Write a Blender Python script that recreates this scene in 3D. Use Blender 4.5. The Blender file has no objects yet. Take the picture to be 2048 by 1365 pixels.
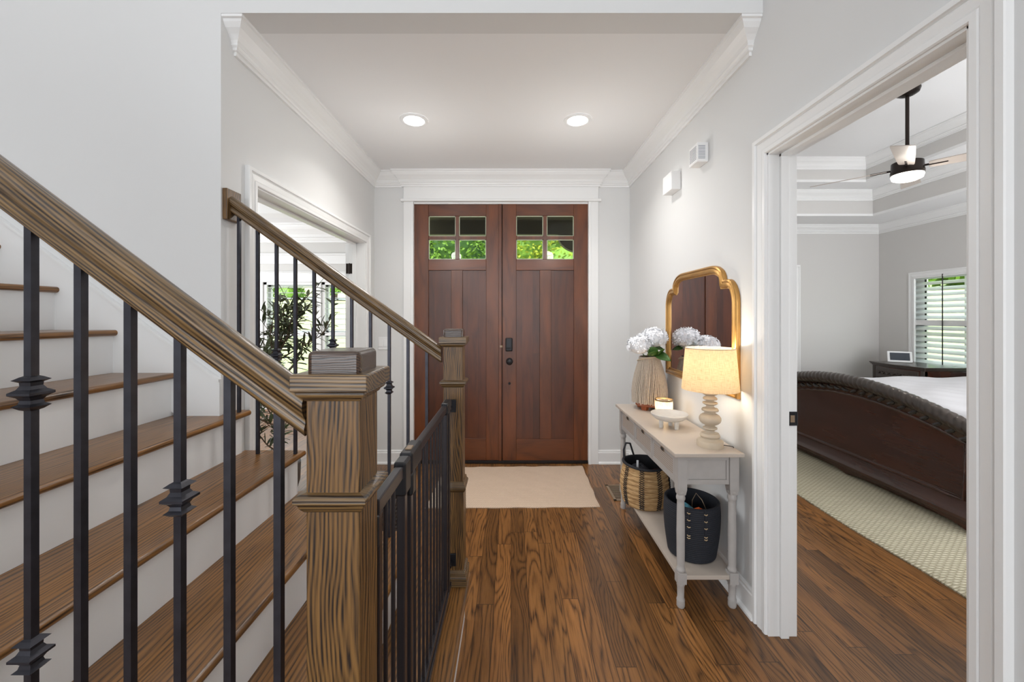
import bpy, bmesh, math, random
from mathutils import Vector, Matrix
PI = math.pi
random.seed(7)
SC = bpy.context.scene
COL = SC.collection

# ------------------------------------------------------------------ camera
CZ = 1.39          # eye height
F = 796.0          # focal length in pixels of the 2048 wide frame
cd = bpy.data.cameras.new('camera'); cam = bpy.data.objects.new('camera', cd); COL.objects.link(cam)
cd.sensor_width = 36.0; cd.lens = 36.0 * F / 2048.0
cd.shift_x = 2.0 / 2048.0; cd.shift_y = -49.5 / 2048.0
cd.clip_start = 0.02; cd.clip_end = 400
cam.location = (0, 0, CZ); cam.rotation_euler = (PI/2, 0, 0)
SC.camera = cam
SC.view_settings.view_transform = 'Standard'
SC.view_settings.look = 'None'
SC.view_settings.exposure = 0.0
SC.view_settings.gamma = 1.0
SC.view_settings.use_curve_mapping = False

# ------------------------------------------------------------------ world, sun, area fills
w = bpy.data.worlds.new('world'); SC.world = w; w.use_nodes = True
bg = w.node_tree.nodes['Background']
bg.inputs['Color'].default_value = (0.80, 0.90, 1.0, 1); bg.inputs['Strength'].default_value = 3.0
def lamp(name, kind, loc, rot, power, color=(1, 1, 1), size=1.0, size_y=None, **kw):
    ld = bpy.data.lights.new(name, kind); ld.energy = power; ld.color = color
    if kind == 'AREA':
        ld.size = size
        if size_y: ld.shape = 'RECTANGLE'; ld.size_y = size_y
    for k, v in kw.items(): setattr(ld, k, v)
    o = bpy.data.objects.new(name, ld); COL.objects.link(o); o.location = loc; o.rotation_euler = rot
    return o
lamp('sun', 'SUN', (0, -8, 20), (math.radians(42), 0, math.radians(-12)), 4.5, (1, 0.95, 0.86), angle=0.02)
# added area lamp imitating daylight from the unseen great room behind the camera
lamp('great_room_fill', 'AREA', (-0.3, -4.6, 1.7), (math.radians(97), 0, 0), 270, (0.90, 0.95, 1.0), 7.0, 3.0)
# added area lamp imitating light bounced off the great room ceiling
lamp('great_room_bounce_fill', 'AREA', (-0.6, -1.6, 4.9), (0, 0, 0), 45, (0.93, 0.96, 1.0), 5.0, 4.0)
# added area lamps on hidden dining and bedroom walls to imitate window daylight
lamp('dining_fill', 'AREA', (-5.35, 3.9, 1.6), (0, math.radians(-90), 0), 120, (0.93, 0.97, 1.0), 1.9, 2.6)
lamp('bedroom_fill', 'AREA', (4.1, 0.95, 1.25), (math.radians(108), 0, 0), 120, (0.95, 0.97, 1.0), 2.6, 1.6)

# ------------------------------------------------------------------ object helpers
ORG = {}
def _tag(o, label, cat, group=None, kind=None):
    if label: o['label'] = label
    if cat: o['category'] = cat
    if group: o['group'] = group
    if kind: o['kind'] = kind
    return o
def thing(name, label, cat, loc=(0, 0, 0), group=None, kind=None):
    o = bpy.data.objects.new(name, None); COL.objects.link(o); o.location = loc
    o.empty_display_size = 0.05
    ORG[o.name] = Vector(loc)
    return _tag(o, label, cat, group, kind)
def obj(name, bm, mat, parent=None, smooth=False, bevel=0.0, label=None, cat=None, group=None, kind=None, seg=2):
    """link a bmesh given in world coordinates as one mesh object"""
    bmesh.ops.recalc_face_normals(bm, faces=bm.faces)
    me = bpy.data.meshes.new(name)
    if parent is not None:
        org = ORG[parent.name]
    else:
        xs = [v.co.x for v in bm.verts]; ys = [v.co.y for v in bm.verts]; zs = [v.co.z for v in bm.verts]
        org = Vector(((min(xs)+max(xs))/2, (min(ys)+max(ys))/2, min(zs)))
    bmesh.ops.translate(bm, verts=bm.verts, vec=-org)
    bm.to_mesh(me); bm.free()
    mats = mat if isinstance(mat, (list, tuple)) else [mat]
    for m in mats: me.materials.append(m)
    if smooth:
        for p in me.polygons: p.use_smooth = True
        try: me.set_sharp_from_angle(angle=math.radians(38))
        except Exception: pass
    o = bpy.data.objects.new(name, me); COL.objects.link(o)
    if parent is not None: o.parent = parent
    else: o.location = org
    ORG[o.name] = org
    if bevel:
        md = o.modifiers.new('bevel', 'BEVEL'); md.width = bevel; md.segments = seg; md.limit_method = 'ANGLE'
        md.angle_limit = math.radians(40)
    return _tag(o, label, cat, group, kind)
def struct(name, bm, mat, label, cat='wall', **kw):
    return obj(name, bm, mat, None, label=label, cat=cat, kind='structure', **kw)
def B(): return bmesh.new()
def box(bm, x0, x1, y0, y1, z0, z1, mi=0):
    vs = [bm.verts.new((x, y, z)) for x in (x0, x1) for y in (y0, y1) for z in (z0, z1)]
    for f in ((0, 1, 3, 2), (4, 6, 7, 5), (0, 4, 5, 1), (2, 3, 7, 6), (0, 2, 6, 4), (1, 5, 7, 3)):
        bm.faces.new([vs[i] for i in f]).material_index = mi
    return bm
def boxb(*a): return box(B(), *a)
def ring_faces(bm, r0, r1, closed=True, mi=0):
    n = len(r0)
    for i in range(n if closed else n-1):
        j = (i+1) % n
        try: bm.faces.new((r0[i], r0[j], r1[j], r1[i])).material_index = mi
        except ValueError: pass
def lathe(bm, prof, c=(0, 0, 0), n=32, cap=True, sx=1, sy=1, fn=None, mi=0):
    rings = []
    for r, z in prof:
        ring = []
        for i in range(n):
            a = 2*PI*i/n; rr = r
            if fn: rr = fn(r, z, a)
            ring.append(bm.verts.new((c[0]+rr*math.cos(a)*sx, c[1]+rr*math.sin(a)*sy, c[2]+z)))
        rings.append(ring)
    for a, b in zip(rings, rings[1:]): ring_faces(bm, a, b, mi=mi)
    if cap:
        for r in (rings[0], rings[-1]):
            try: bm.faces.new(r).material_index = mi
            except ValueError: pass
    return bm
def sqlathe(bm, prof, c, ang=0.0):
    rings = []
    for r, z in prof:
        rings.append([bm.verts.new((c[0]+r*math.cos(ang+PI/4+k*PI/2)*1.41421, c[1]+r*math.sin(ang+PI/4+k*PI/2)*1.41421, c[2]+z)) for k in range(4)])
    for a, b in zip(rings, rings[1:]): ring_faces(bm, a, b)
    bm.faces.new(rings[0]); bm.faces.new(rings[-1])
    return bm
def tube(bm, pts, r, n=8, closed=False, mi=0):
    pts = [Vector(p) for p in pts]; m = len(pts); rings = []
    prev = None
    for i, p in enumerate(pts):
        if closed: t = pts[(i+1) % m]-pts[(i-1) % m]
        else: t = pts[min(i+1, m-1)]-pts[max(i-1, 0)]
        if t.length < 1e-9: t = Vector((0, 0, 1))
        t.normalize()
        if prev is None:
            a = Vector((0, 0, 1)) if abs(t.z) < 0.9 else Vector((1, 0, 0))
            u = t.cross(a).normalized()
        else:
            u = prev - t*prev.dot(t)
            if u.length < 1e-6: u = t.orthogonal()
            u.normalize()
        prev = u; v = t.cross(u)
        rr = r(i/(m-1)) if callable(r) else r
        rings.append([bm.verts.new(p+(u*math.cos(2*PI*k/n)+v*math.sin(2*PI*k/n))*rr) for k in range(n)])
    for a, b in zip(rings, rings[1:]): ring_faces(bm, a, b, mi=mi)
    if closed: ring_faces(bm, rings[-1], rings[0], mi=mi)
    else:
        for q in (rings[0], rings[-1]):
            try: bm.faces.new(q).material_index = mi
            except ValueError: pass
    return bm
def sweep(bm, path, prof, N, closed=False, cap=True, closedprof=True):
    """sweep profile (a sideways, b along N) along a planar polyline with mitred corners"""
    P = [Vector(p) for p in path]; N = Vector(N).normalized(); m = len(P); rings = []
    for i in range(m):
        segs = []
        if closed or i > 0: segs.append((P[i]-P[i-1]).normalized())
        if closed or i < m-1: segs.append((P[(i+1) % m]-P[i]).normalized())
        S = [N.cross(t) for t in segs]
        if len(S) == 2:
            s = (S[0]+S[1]); d = 1+S[0].dot(S[1])
            s = s/max(d, 0.15)
        else: s = S[0]
        rings.append([bm.verts.new(P[i]+s*a+N*b) for a, b in prof])
    for a, b in zip(rings, rings[1:]): ring_faces(bm, a, b, closed=closedprof)
    if closed: ring_faces(bm, rings[-1], rings[0], closed=closedprof)
    elif cap:
        for q in (rings[0], rings[-1]):
            try: bm.faces.new(q)
            except ValueError: pass
    return bm
def prism(bm, poly, axis, a0, a1):
    """extrude a 2-D polygon; axis 'Y': poly is (x,z); axis 'X': (y,z); axis 'Z': (x,y)"""
    def mk(p, a):
        if axis == 'Y': return (p[0], a, p[1])
        if axis == 'X': return (a, p[0], p[1])
        return (p[0], p[1], a)
    r0 = [bm.verts.new(mk(p, a0)) for p in poly]; r1 = [bm.verts.new(mk(p, a1)) for p in poly]
    ring_faces(bm, r0, r1); bm.faces.new(r0); bm.faces.new(r1)
    return bm
def px(x, y, d):
    return Vector(((x-1022)*d/F, d, CZ-(y-633)*d/F))

# ------------------------------------------------------------------ materials
class NT:
    def __init__(s, name):
        s.m = bpy.data.materials.new(name); s.m.use_nodes = True; s.t = s.m.node_tree; s.n = s.t.nodes
        s.p = s.n['Principled BSDF']
    def node(s, typ, **kw):
        nd = s.n.new(typ)
        for k, v in kw.items():
            if k.startswith('i_'):
                nd.inputs[k[2:].replace('_', ' ')].default_value = v
            else: setattr(nd, k, v)
        return nd
    def link(s, a, b): s.t.links.new(a, b)
    def math(s, op, a, b=None, c=None):
        nd = s.n.new('ShaderNodeMath'); nd.operation = op
        for i, v in enumerate((a, b, c)):
            if v is None: continue
            if isinstance(v, (int, float)): nd.inputs[i].default_value = v
            else: s.link(v, nd.inputs[i])
        return nd.outputs[0]
    def mix(s, fac, a, b, blend='MIX'):
        nd = s.n.new('ShaderNodeMix'); nd.data_type = 'RGBA'; nd.blend_type = blend
        for i, v in ((0, fac), (6, a), (7, b)):
            if isinstance(v, (int, float)): nd.inputs[i].default_value = v
            elif isinstance(v, tuple): nd.inputs[i].default_value = v if len(v) == 4 else v+(1,)
            else: s.link(v, nd.inputs[i])
        return nd.outputs[2]
    def ramp(s, fac, stops):
        nd = s.n.new('ShaderNodeValToRGB'); cr = nd.color_ramp
        while len(cr.elements) < len(stops): cr.elements.new(0.5)
        for e, (p, c) in zip(cr.elements, stops):
            e.position = p; e.color = (c if len(c) == 4 else tuple(c)+(1,))
        s.link(fac, nd.inputs[0]); return nd.outputs[0]
    def noise(s, vec, scale, detail=2.0, rough=0.5, dist=0.0):
        nd = s.n.new('ShaderNodeTexNoise'); nd.inputs['Scale'].default_value = scale
        nd.inputs['Detail'].default_value = detail; nd.inputs['Roughness'].default_value = rough
        nd.inputs['Distortion'].default_value = dist
        if vec is not None: s.link(vec, nd.inputs['Vector'])
        return nd.outputs[0]
    def bump(s, h, strength=0.3, dist=0.002):
        nd = s.n.new('ShaderNodeBump'); nd.inputs['Strength'].default_value = strength; nd.inputs['Distance'].default_value = dist
        s.link(h, nd.inputs['Height']); s.link(nd.outputs[0], s.p.inputs['Normal'])
def srgb(r, g, b):
    f = lambda c: (c/255/12.92) if c/255 <= 0.04045 else ((c/255+0.055)/1.055)**2.4
    return (f(r), f(g), f(b), 1)
def plain(name, col, rough=0.5, metal=0.0, var=0.0, vscale=8.0, bump=0.0, bscale=60.0, coat=0.0, spec=0.5, sheen=0.0):
    T = NT(name); p = T.p
    p.inputs['Base Color'].default_value = col; p.inputs['Roughness'].default_value = rough; p.inputs['Metallic'].default_value = metal
    p.inputs['Coat Weight'].default_value = coat; p.inputs['Specular IOR Level'].default_value = spec
    p.inputs['Sheen Weight'].default_value = sheen
    tc = T.node('ShaderNodeTexCoord').outputs['Object']
    if var:
        n = T.noise(tc, vscale, 4)
        c = T.mix(n, tuple(x*(1-var) for x in col[:3]), tuple(min(1, x*(1+var)) for x in col[:3]))
        T.link(c, p.inputs['Base Color'])
    if bump: T.bump(T.noise(tc, bscale, 3), bump, 0.002)
    return T.m
def emis(name, col, strength):
    T = NT(name); T.p.inputs['Base Color'].default_value = col
    T.p.inputs['Emission Color'].default_value = col; T.p.inputs['Emission Strength'].default_value = strength
    return T.m
def wood(name, dark, mid, light, axis='Y', plank=None, length=1.1, ring=9.0, cs=7.0, ls=0.55, rough=0.32, coat=0.25,
         pore=1.0, bumpk=0.25, tint=0.5, cross='X', contrast=1.0, seam=0.025, soft=False, lin=0.0, sharp=3.0, ok=0.75):
    """procedural timber: long contour rings and pores along 'axis', optional planks counted across 'cross'"""
    T = NT(name); p = T.p
    tc = T.node('ShaderNodeTexCoord'); co = tc.outputs['Object']
    if plank: co = T.node('ShaderNodeNewGeometry').outputs['Position']
    sp = T.node('ShaderNodeSeparateXYZ'); T.link(co, sp.inputs[0])
    L = sp.outputs[axis]; C = sp.outputs[cross]
    other = [a for a in 'XYZ' if a not in (axis, cross)][0]; O = sp.outputs[other]
    rnd = None
    if plank:
        u = T.math('DIVIDE', C, plank); ui = T.math('FLOOR', u); uf = T.math('FRACT', u)
        wn = T.node('ShaderNodeTexWhiteNoise', noise_dimensions='1D'); T.link(ui, wn.inputs['W'])
        v = T.math('DIVIDE', T.math('ADD', L, T.math('MULTIPLY', wn.outputs[0], 9.0)), length)
        vi = T.math('FLOOR', v); vf = T.math('FRACT', v)
        cb = T.node('ShaderNodeCombineXYZ'); T.link(ui, cb.inputs[0]); T.link(vi, cb.inputs[1])
        w2 = T.node('ShaderNodeTexWhiteNoise', noise_dimensions='2D'); T.link(cb.outputs[0], w2.inputs['Vector'])
        rnd = w2.outputs[0]
        C = T.math('ADD', C, T.math('MULTIPLY', rnd, 37.0)); L2 = T.math('ADD', L, T.math('MULTIPLY', rnd, 53.0))
    else: L2 = L
    cb = T.node('ShaderNodeCombineXYZ')
    T.link(T.math('MULTIPLY', C, cs), cb.inputs[0]); T.link(T.math('MULTIPLY', L2, ls*2), cb.inputs[1]); T.link(T.math('MULTIPLY', O, cs), cb.inputs[2])
    n1 = T.noise(cb.outputs[0], 1.0, 2.0, 0.45, 0.3)
    fr = T.math('FRACT', T.math('ADD', T.math('MULTIPLY', n1, ring), T.math('MULTIPLY', T.math('ADD', C, T.math('MULTIPLY', O, ok)), lin)))
    tri = T.math('ABSOLUTE', T.math('SUBTRACT', T.math('MULTIPLY', fr, 2.0), 1.0))
    cb2 = T.node('ShaderNodeCombineXYZ')
    T.link(T.math('MULTIPLY', C, 260), cb2.inputs[0]); T.link(T.math('MULTIPLY', L2, 9), cb2.inputs[1]); T.link(T.math('MULTIPLY', O, 260), cb2.inputs[2])
    n2 = T.noise(cb2.outputs[0], 1.0, 2.0, 0.6)
    cb3 = T.node('ShaderNodeCombineXYZ')
    T.link(T.math('MULTIPLY', C, 5), cb3.inputs[0]); T.link(T.math('MULTIPLY', L2, 1.3), cb3.inputs[1]); T.link(T.math('MULTIPLY', O, 5), cb3.inputs[2])
    n3 = T.noise(cb3.outputs[0], 1.0, 3.0, 0.6)
    # line strength: rings modulated by pores
    g = T.math('MULTIPLY', T.math('POWER', tri, 1.3 if soft else sharp), contrast)
    g = T.math('ADD', T.math('MULTIPLY', g, T.math('ADD', T.math('MULTIPLY', n2, 1.1), 0.15)), T.math('MULTIPLY', T.math('SUBTRACT', n2, 0.46), 1.5*pore))
    base = T.mix(n3, mid, light)
    if rnd is not None:
        k = T.ramp(rnd, [(0.0, (1-tint, 1-tint, 1-tint)), (0.5, (1, 1, 1)), (1.0, (1+tint*0.45, 1+tint*0.35, 1+tint*0.25))])
        base = T.mix(1.0, base, k, 'MULTIPLY')
    cl = T.node('ShaderNodeClamp'); T.link(g, cl.inputs[0])
    col = T.mix(cl.outputs[0], base, dark)
    h = T.math('MULTIPLY', g, -1.0)
    if plank:
        e = T.math('MINIMUM', T.math('MINIMUM', uf, T.math('SUBTRACT', 1.0, uf)), T.math('MULTIPLY', T.math('MINIMUM', vf, T.math('SUBTRACT', 1.0, vf)), length/plank))
        s = T.math('LESS_THAN', e, seam)
        col = T.mix(T.math('MULTIPLY', s, 0.6), col, (0.015, 0.007, 0.003))
        h = T.math('SUBTRACT', h, T.math('MULTIPLY', s, 1.5))
    T.link(col, p.inputs['Base Color'])
    p.inputs['Roughness'].default_value = rough; p.inputs['Coat Weight'].default_value = coat; p.inputs['Coat Roughness'].default_value = 0.22
    T.bump(h, bumpk, 0.0012)
    return T.m
M = {}
M['wall'] = plain('wall_paint', srgb(224, 224, 223), 0.7, bump=0.04, bscale=220, spec=0.25)
M['ceil'] = plain('ceiling_paint', srgb(240, 240, 240), 0.85, spec=0.2)
M['bedwall'] = plain('bedroom_paint', srgb(213, 211, 208), 0.8, spec=0.2)
M['trim'] = plain('white_trim_paint', srgb(240, 240, 239), 0.35)
M['floor'] = wood('oak_floor', (0.022, 0.008, 0.003, 1), (0.125, 0.052, 0.015, 1), (0.41, 0.185, 0.054, 1), 'Y', plank=0.083, length=1.3, ring=15, lin=34, cs=8, ls=0.42, rough=0.30, tint=0.40, coat=0.10, contrast=1.0, sharp=2.2, pore=.8)
M['tread'] = wood('oak_tread', (0.022, 0.009, 0.004, 1), (0.16, 0.068, 0.018, 1), (0.39, 0.180, 0.048, 1), 'Y', ring=12, lin=70, cs=6, ls=0.3, rough=0.28, coat=0.2, contrast=1.0, sharp=1.8, pore=.8)
M['oakz'] = wood('oak_newel', (0.016, 0.009, 0.006, 1), (0.14, 0.070, 0.020, 1), (0.32, 0.165, 0.050, 1), 'Z', ring=11, lin=130, cs=9, ls=1.3, rough=0.40, coat=0.05, contrast=1.25, sharp=1.25, pore=.9)
M['oakx'] = wood('oak_rail', (0.020, 0.011, 0.007, 1), (0.14, 0.080, 0.028, 1), (0.33, 0.200, 0.080, 1), 'X', cross='Z', ring=9, lin=160, ok=0.28, cs=11, ls=0.5, rough=0.32, coat=0.25, contrast=1.4, sharp=1.2, pore=.8)
M['oakend'] = wood('oak_end_grain', (0.010, 0.006, 0.005, 1), (0.045, 0.022, 0.012, 1), (0.10, 0.05, 0.026, 1), 'X', cross='Z', ring=8, lin=260, cs=10, ls=3.0, rough=0.25, coat=0.5, contrast=1.0, sharp=1.5)
M['doorz'] = wood('door_vertical', (0.022, 0.007, 0.003, 1), (0.055, 0.014, 0.005, 1), (0.24, 0.066, 0.014, 1), 'Z', ring=4, cs=6, ls=0.5, rough=0.36, coat=0.12, pore=0.35, contrast=0.55, soft=True, bumpk=0.05)
M['doorx'] = wood('door_horizontal', (0.022, 0.007, 0.003, 1), (0.055, 0.014, 0.005, 1), (0.24, 0.066, 0.014, 1), 'X', cross='Z', ring=4, cs=6, ls=0.5, rough=0.36, coat=0.12, pore=0.35, contrast=0.55, soft=True, bumpk=0.05)
M['doorp'] = wood('door_panel_boards', (0.02, 0.006, 0.003, 1), (0.038, 0.010, 0.004, 1), (0.16, 0.042, 0.011, 1), 'Z', ring=4, cs=6, ls=0.5, rough=0.36, coat=0.12, pore=0.35, contrast=0.5, soft=True, plank=0.104, length=9, tint=0.28, seam=0.008, bumpk=0.05)
M['iron'] = plain('wrought_iron', (0.040, 0.040, 0.050, 1), 0.34, 0.6, var=0.5, vscale=30, bump=0.1, bscale=90)
M['black'] = plain('black_metal', (0.014, 0.014, 0.017, 1), 0.35, 0.3)
M['gatem'] = plain('gate_metal', (0.034, 0.030, 0.034, 1), 0.28, 0.4)
M['bronze'] = plain('dark_bronze', (0.025, 0.018, 0.015, 1), 0.35, 0.7)
M['white'] = plain('white_plastic', srgb(238, 238, 238), 0.4)
M['gold'] = plain('gilt_frame', (0.46, 0.25, 0.075, 1), 0.36, 0.7, var=0.3, vscale=14)
M['greige'] = plain('greige_paint', srgb(174, 169, 165), 0.5, var=0.1, vscale=25, bump=0.06, bscale=80)
M['table_top'] = plain('table_top_paint', srgb(190, 178, 166), 0.42, var=0.06, vscale=12)
M['bedwood'] = wood('bed_wood', (0.008, 0.004, 0.003, 1), (0.034, 0.011, 0.007, 1), (0.085, 0.026, 0.013, 1), 'Y', ring=4, cs=5, ls=0.4, rough=0.26, coat=0.4, pore=0.3, contrast=0.5, soft=True, bumpk=0.05)
M['carved'] = plain('carved_wood', (0.05, 0.036, 0.028, 1), 0.36, 0.1, var=0.45, vscale=30, coat=0.3)
M['darkcarve'] = plain('dark_carved_leaves', (0.012, 0.007, 0.005, 1), 0.4, coat=0.3)
M['screen'] = plain('dark_screen', (0.02, 0.03, 0.045, 1), 0.1)
M['linen_white'] = plain('white_bedding', srgb(236, 236, 240), 0.85, bump=0.3, bscale=14)
M['fan_blade'] = plain('fan_blade', srgb(176, 166, 158), 0.45, coat=0.1)
M['leafg'] = plain('olive_leaf', (0.075, 0.095, 0.042, 1), 0.45, var=0.45, vscale=9)
M['leafb'] = plain('hydrangea_leaf', (0.05, 0.13, 0.02, 1), 0.4, var=0.4, vscale=22)
M['petal'] = plain('white_petal', srgb(246, 247, 250), 0.7, var=0.05)
M['bark'] = plain('bark', (0.12, 0.08, 0.05, 1), 0.8, var=0.4, vscale=40, bump=0.5, bscale=90)
M['terra'] = plain('terracotta_stand', (0.28, 0.075, 0.025, 1), 0.4, var=0.3, vscale=20)
M['string'] = plain('jute_string', srgb(190, 176, 160), 0.9, var=0.25, vscale=80)
M['lampb'] = plain('washed_wood', srgb(196, 180, 158), 0.55, var=0.2, vscale=16)
M['ceramic'] = plain('speckled_ceramic', srgb(208, 203, 196), 0.45, var=0.06, vscale=60)
M['candle'] = plain('wax', srgb(246, 226, 190), 0.5)
M['navy'] = plain('navy_cotton_rope', (0.012, 0.014, 0.021, 1), 0.75, var=0.35, vscale=120, bump=0.5, bscale=200)
M['dark_cloth'] = plain('dark_cloth', (0.012, 0.012, 0.016, 1), 0.7, var=0.5, vscale=20, bump=0.3)
M['tan_leather'] = plain('tan_toggle', srgb(190, 165, 130), 0.6)
M['cord'] = plain('cord', (0.02, 0.018, 0.016, 1), 0.5)
M['plushb'] = plain('blue_plush', (0.10, 0.32, 0.42, 1), 0.95, bump=0.6, bscale=90)
M['plusho'] = plain('orange_plush', (0.75, 0.14, 0.03, 1), 0.95, bump=0.6, bscale=90)
M['plushr'] = plain('red_cloth', (0.16, 0.02, 0.02, 1), 0.9)
M['darkrattan'] = plain('dark_rattan', (0.05, 0.04, 0.036, 1), 0.45, var=0.6, vscale=45, bump=0.3)
M['vent'] = plain('vent_metal', srgb(150, 128, 104), 0.4, 0.3)
M['ventdark'] = plain('vent_inside', (0.03, 0.028, 0.025, 1), 0.8)
M['porch'] = plain('porch_timber', (0.07, 0.052, 0.036, 1), 0.7, var=0.2)
M['grass'] = plain('lawn', (0.50, 0.55, 0.24, 1), 0.95, var=0.2, vscale=0.5)
M['road'] = plain('road', (0.6, 0.6, 0.6, 1), 0.9)
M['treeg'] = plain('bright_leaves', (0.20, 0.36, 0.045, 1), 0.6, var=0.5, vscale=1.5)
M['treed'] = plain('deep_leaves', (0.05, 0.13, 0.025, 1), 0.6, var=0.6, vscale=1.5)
M['treey'] = plain('yellow_leaves', (0.36, 0.42, 0.035, 1), 0.6, var=0.4, vscale=1.5)
M['lamp_on'] = emis('lit_diffuser', (1, 0.98, 0.95, 1), 14)
M['fan_on'] = emis('lit_fan_globe', (1, 0.93, 0.82, 1), 5)
M['flame'] = emis('flame', (1, 0.72, 0.35, 1), 30)
def louver_mat():
    T = NT('louver_paint'); out = T.n['Material Output']; t = T.node('ShaderNodeBsdfTranslucent'); t.inputs[0].default_value = (.9, .92, .95, 1); mx = T.node('ShaderNodeMixShader'); mx.inputs[0].default_value = .45
    T.p.inputs['Base Color'].default_value = (.88, .89, .9, 1); T.p.inputs['Roughness'].default_value = .4
    T.link(T.p.outputs[0], mx.inputs[1]); T.link(t.outputs[0], mx.inputs[2]); T.link(mx.outputs[0], out.inputs[0]); return T.m
M['louver'] = louver_mat()
def glass(name, tint=(1, 1, 1, 1), gl=0.08, rough=0.0):
    T = NT(name); out = T.n['Material Output']
    tr = T.node('ShaderNodeBsdfTransparent'); tr.inputs[0].default_value = tint
    g = T.node('ShaderNodeBsdfGlossy'); g.inputs['Roughness'].default_value = rough
    mx = T.node('ShaderNodeMixShader')
    fr = T.node('ShaderNodeFresnel'); fr.inputs[0].default_value = 1.3
    T.link(fr.outputs[0], mx.inputs[0]) if gl is None else setattr(mx.inputs[0], 'default_value', gl)
    T.link(tr.outputs[0], mx.inputs[1]); T.link(g.outputs[0], mx.inputs[2]); T.link(mx.outputs[0], out.inputs[0])
    return T.m
M['glass'] = glass('window_glass', (0.96, 0.98, 0.96, 1), 0.015)
def ribmat():
    T = NT('ribbed_glass'); out = T.n['Material Output']; a = T.node('ShaderNodeBsdfTransparent'); b = T.node('ShaderNodeBsdfTranslucent'); b.inputs[0].default_value = (1, .97, .9, 1)
    g = T.node('ShaderNodeBsdfGlossy'); g.inputs['Roughness'].default_value = .12; m1 = T.node('ShaderNodeMixShader'); m1.inputs[0].default_value = .35; m2 = T.node('ShaderNodeMixShader'); m2.inputs[0].default_value = .05
    T.link(a.outputs[0], m1.inputs[1]); T.link(b.outputs[0], m1.inputs[2]); T.link(m1.outputs[0], m2.inputs[1]); T.link(g.outputs[0], m2.inputs[2]); T.link(m2.outputs[0], out.inputs[0]); return T.m
M['ribglass'] = ribmat()
M['brass'] = plain('aged_brass', (0.30, 0.22, 0.13, 1), 0.4, 0.6)
def mirror():
    T = NT('mirror_glass'); T.p.inputs['Metallic'].default_value = 1; T.p.inputs['Roughness'].default_value = 0.01
    T.p.inputs['Base Color'].default_value = (0.86, 0.86, 0.88, 1); return T.m
M['mirror'] = mirror()
def shade_mat():
    T = NT('linen_shade'); out = T.n['Material Output']; tc = T.node('ShaderNodeTexCoord').outputs['Object']
    sp = T.node('ShaderNodeSeparateXYZ'); T.link(tc, sp.inputs[0])
    at = T.math('ARCTAN2', sp.outputs[1], sp.outputs[0])
    c1 = T.node('ShaderNodeCombineXYZ'); T.link(T.math('MULTIPLY', at, 60), c1.inputs[0]); T.link(T.math('MULTIPLY', sp.outputs[2], 30), c1.inputs[1])
    c2 = T.node('ShaderNodeCombineXYZ'); T.link(T.math('MULTIPLY', at, 4), c2.inputs[0]); T.link(T.math('MULTIPLY', sp.outputs[2], 500), c2.inputs[1])
    n = T.math('ADD', T.noise(c1.outputs[0], 1, 2), T.noise(c2.outputs[0], 1, 2))
    col = T.ramp(n, [(0.35, srgb(170, 150, 120)), (0.75, srgb(226, 210, 184))])
    col = T.ramp(T.math('MULTIPLY', n, 0.5), [(0.36, srgb(206, 188, 158)), (0.52, srgb(238, 226, 204))])
    d = T.node('ShaderNodeBsdfDiffuse'); t = T.node('ShaderNodeBsdfTranslucent'); mx = T.node('ShaderNodeMixShader'); mx.inputs[0].default_value = 0.66
    T.link(col, d.inputs[0]); T.link(col, t.inputs[0]); T.link(d.outputs[0], mx.inputs[1]); T.link(t.outputs[0], mx.inputs[2]); T.link(mx.outputs[0], out.inputs[0])
    return T.m
M['shade'] = shade_mat()
def braid(name, c0, c1, sx, sy, strength=0.8, rot=0.0):
    """woven / braided textile of small lozenges"""
    T = NT(name); co = T.node('ShaderNodeTexCoord').outputs['Object']
    mp = T.node('ShaderNodeMapping'); T.link(co, mp.inputs[0]); mp.inputs['Scale'].default_value = (sx, sy, 1)
    sp = T.node('ShaderNodeSeparateXYZ'); T.link(mp.outputs[0], sp.inputs[0])
    row = T.math('FLOOR', sp.outputs[1])
    fy = T.math('FRACT', sp.outputs[1])
    xs = T.math('ADD', sp.outputs[0], T.math('MULTIPLY', T.math('ABSOLUTE', T.math('SUBTRACT', fy, 0.5)), 0.8))
    fx = T.math('FRACT', T.math('ADD', xs, T.math('MULTIPLY', row, 0.37)))
    a = T.math('MULTIPLY', T.math('SINE', T.math('MULTIPLY', fx, PI)), T.math('SINE', T.math('MULTIPLY', fy, PI)))
    nz = T.noise(co, 7, 4); nf = T.noise(co, 160, 2)
    k = T.math('ADD', T.math('MULTIPLY', a, 0.75), T.math('MULTIPLY', nf, 0.4))
    col = T.mix(k, c0, T.mix(nz, c1, tuple(min(1, v*1.12) for v in c1[:3])))
    T.link(col, T.p.inputs['Base Color']); T.p.inputs['Roughness'].default_value = 0.95
    T.p.inputs['Specular IOR Level'].default_value = 0.1
    T.bump(a, strength, 0.004)
    return T.m
M['jute'] = braid('jute_braid', srgb(184, 156, 130), srgb(228, 208, 188), 78, 95, 0.4)
M['bedrug'] = braid('chunky_wool_rug', srgb(150, 140, 112), srgb(216, 210, 188), 24, 52, 0.7)
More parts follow.
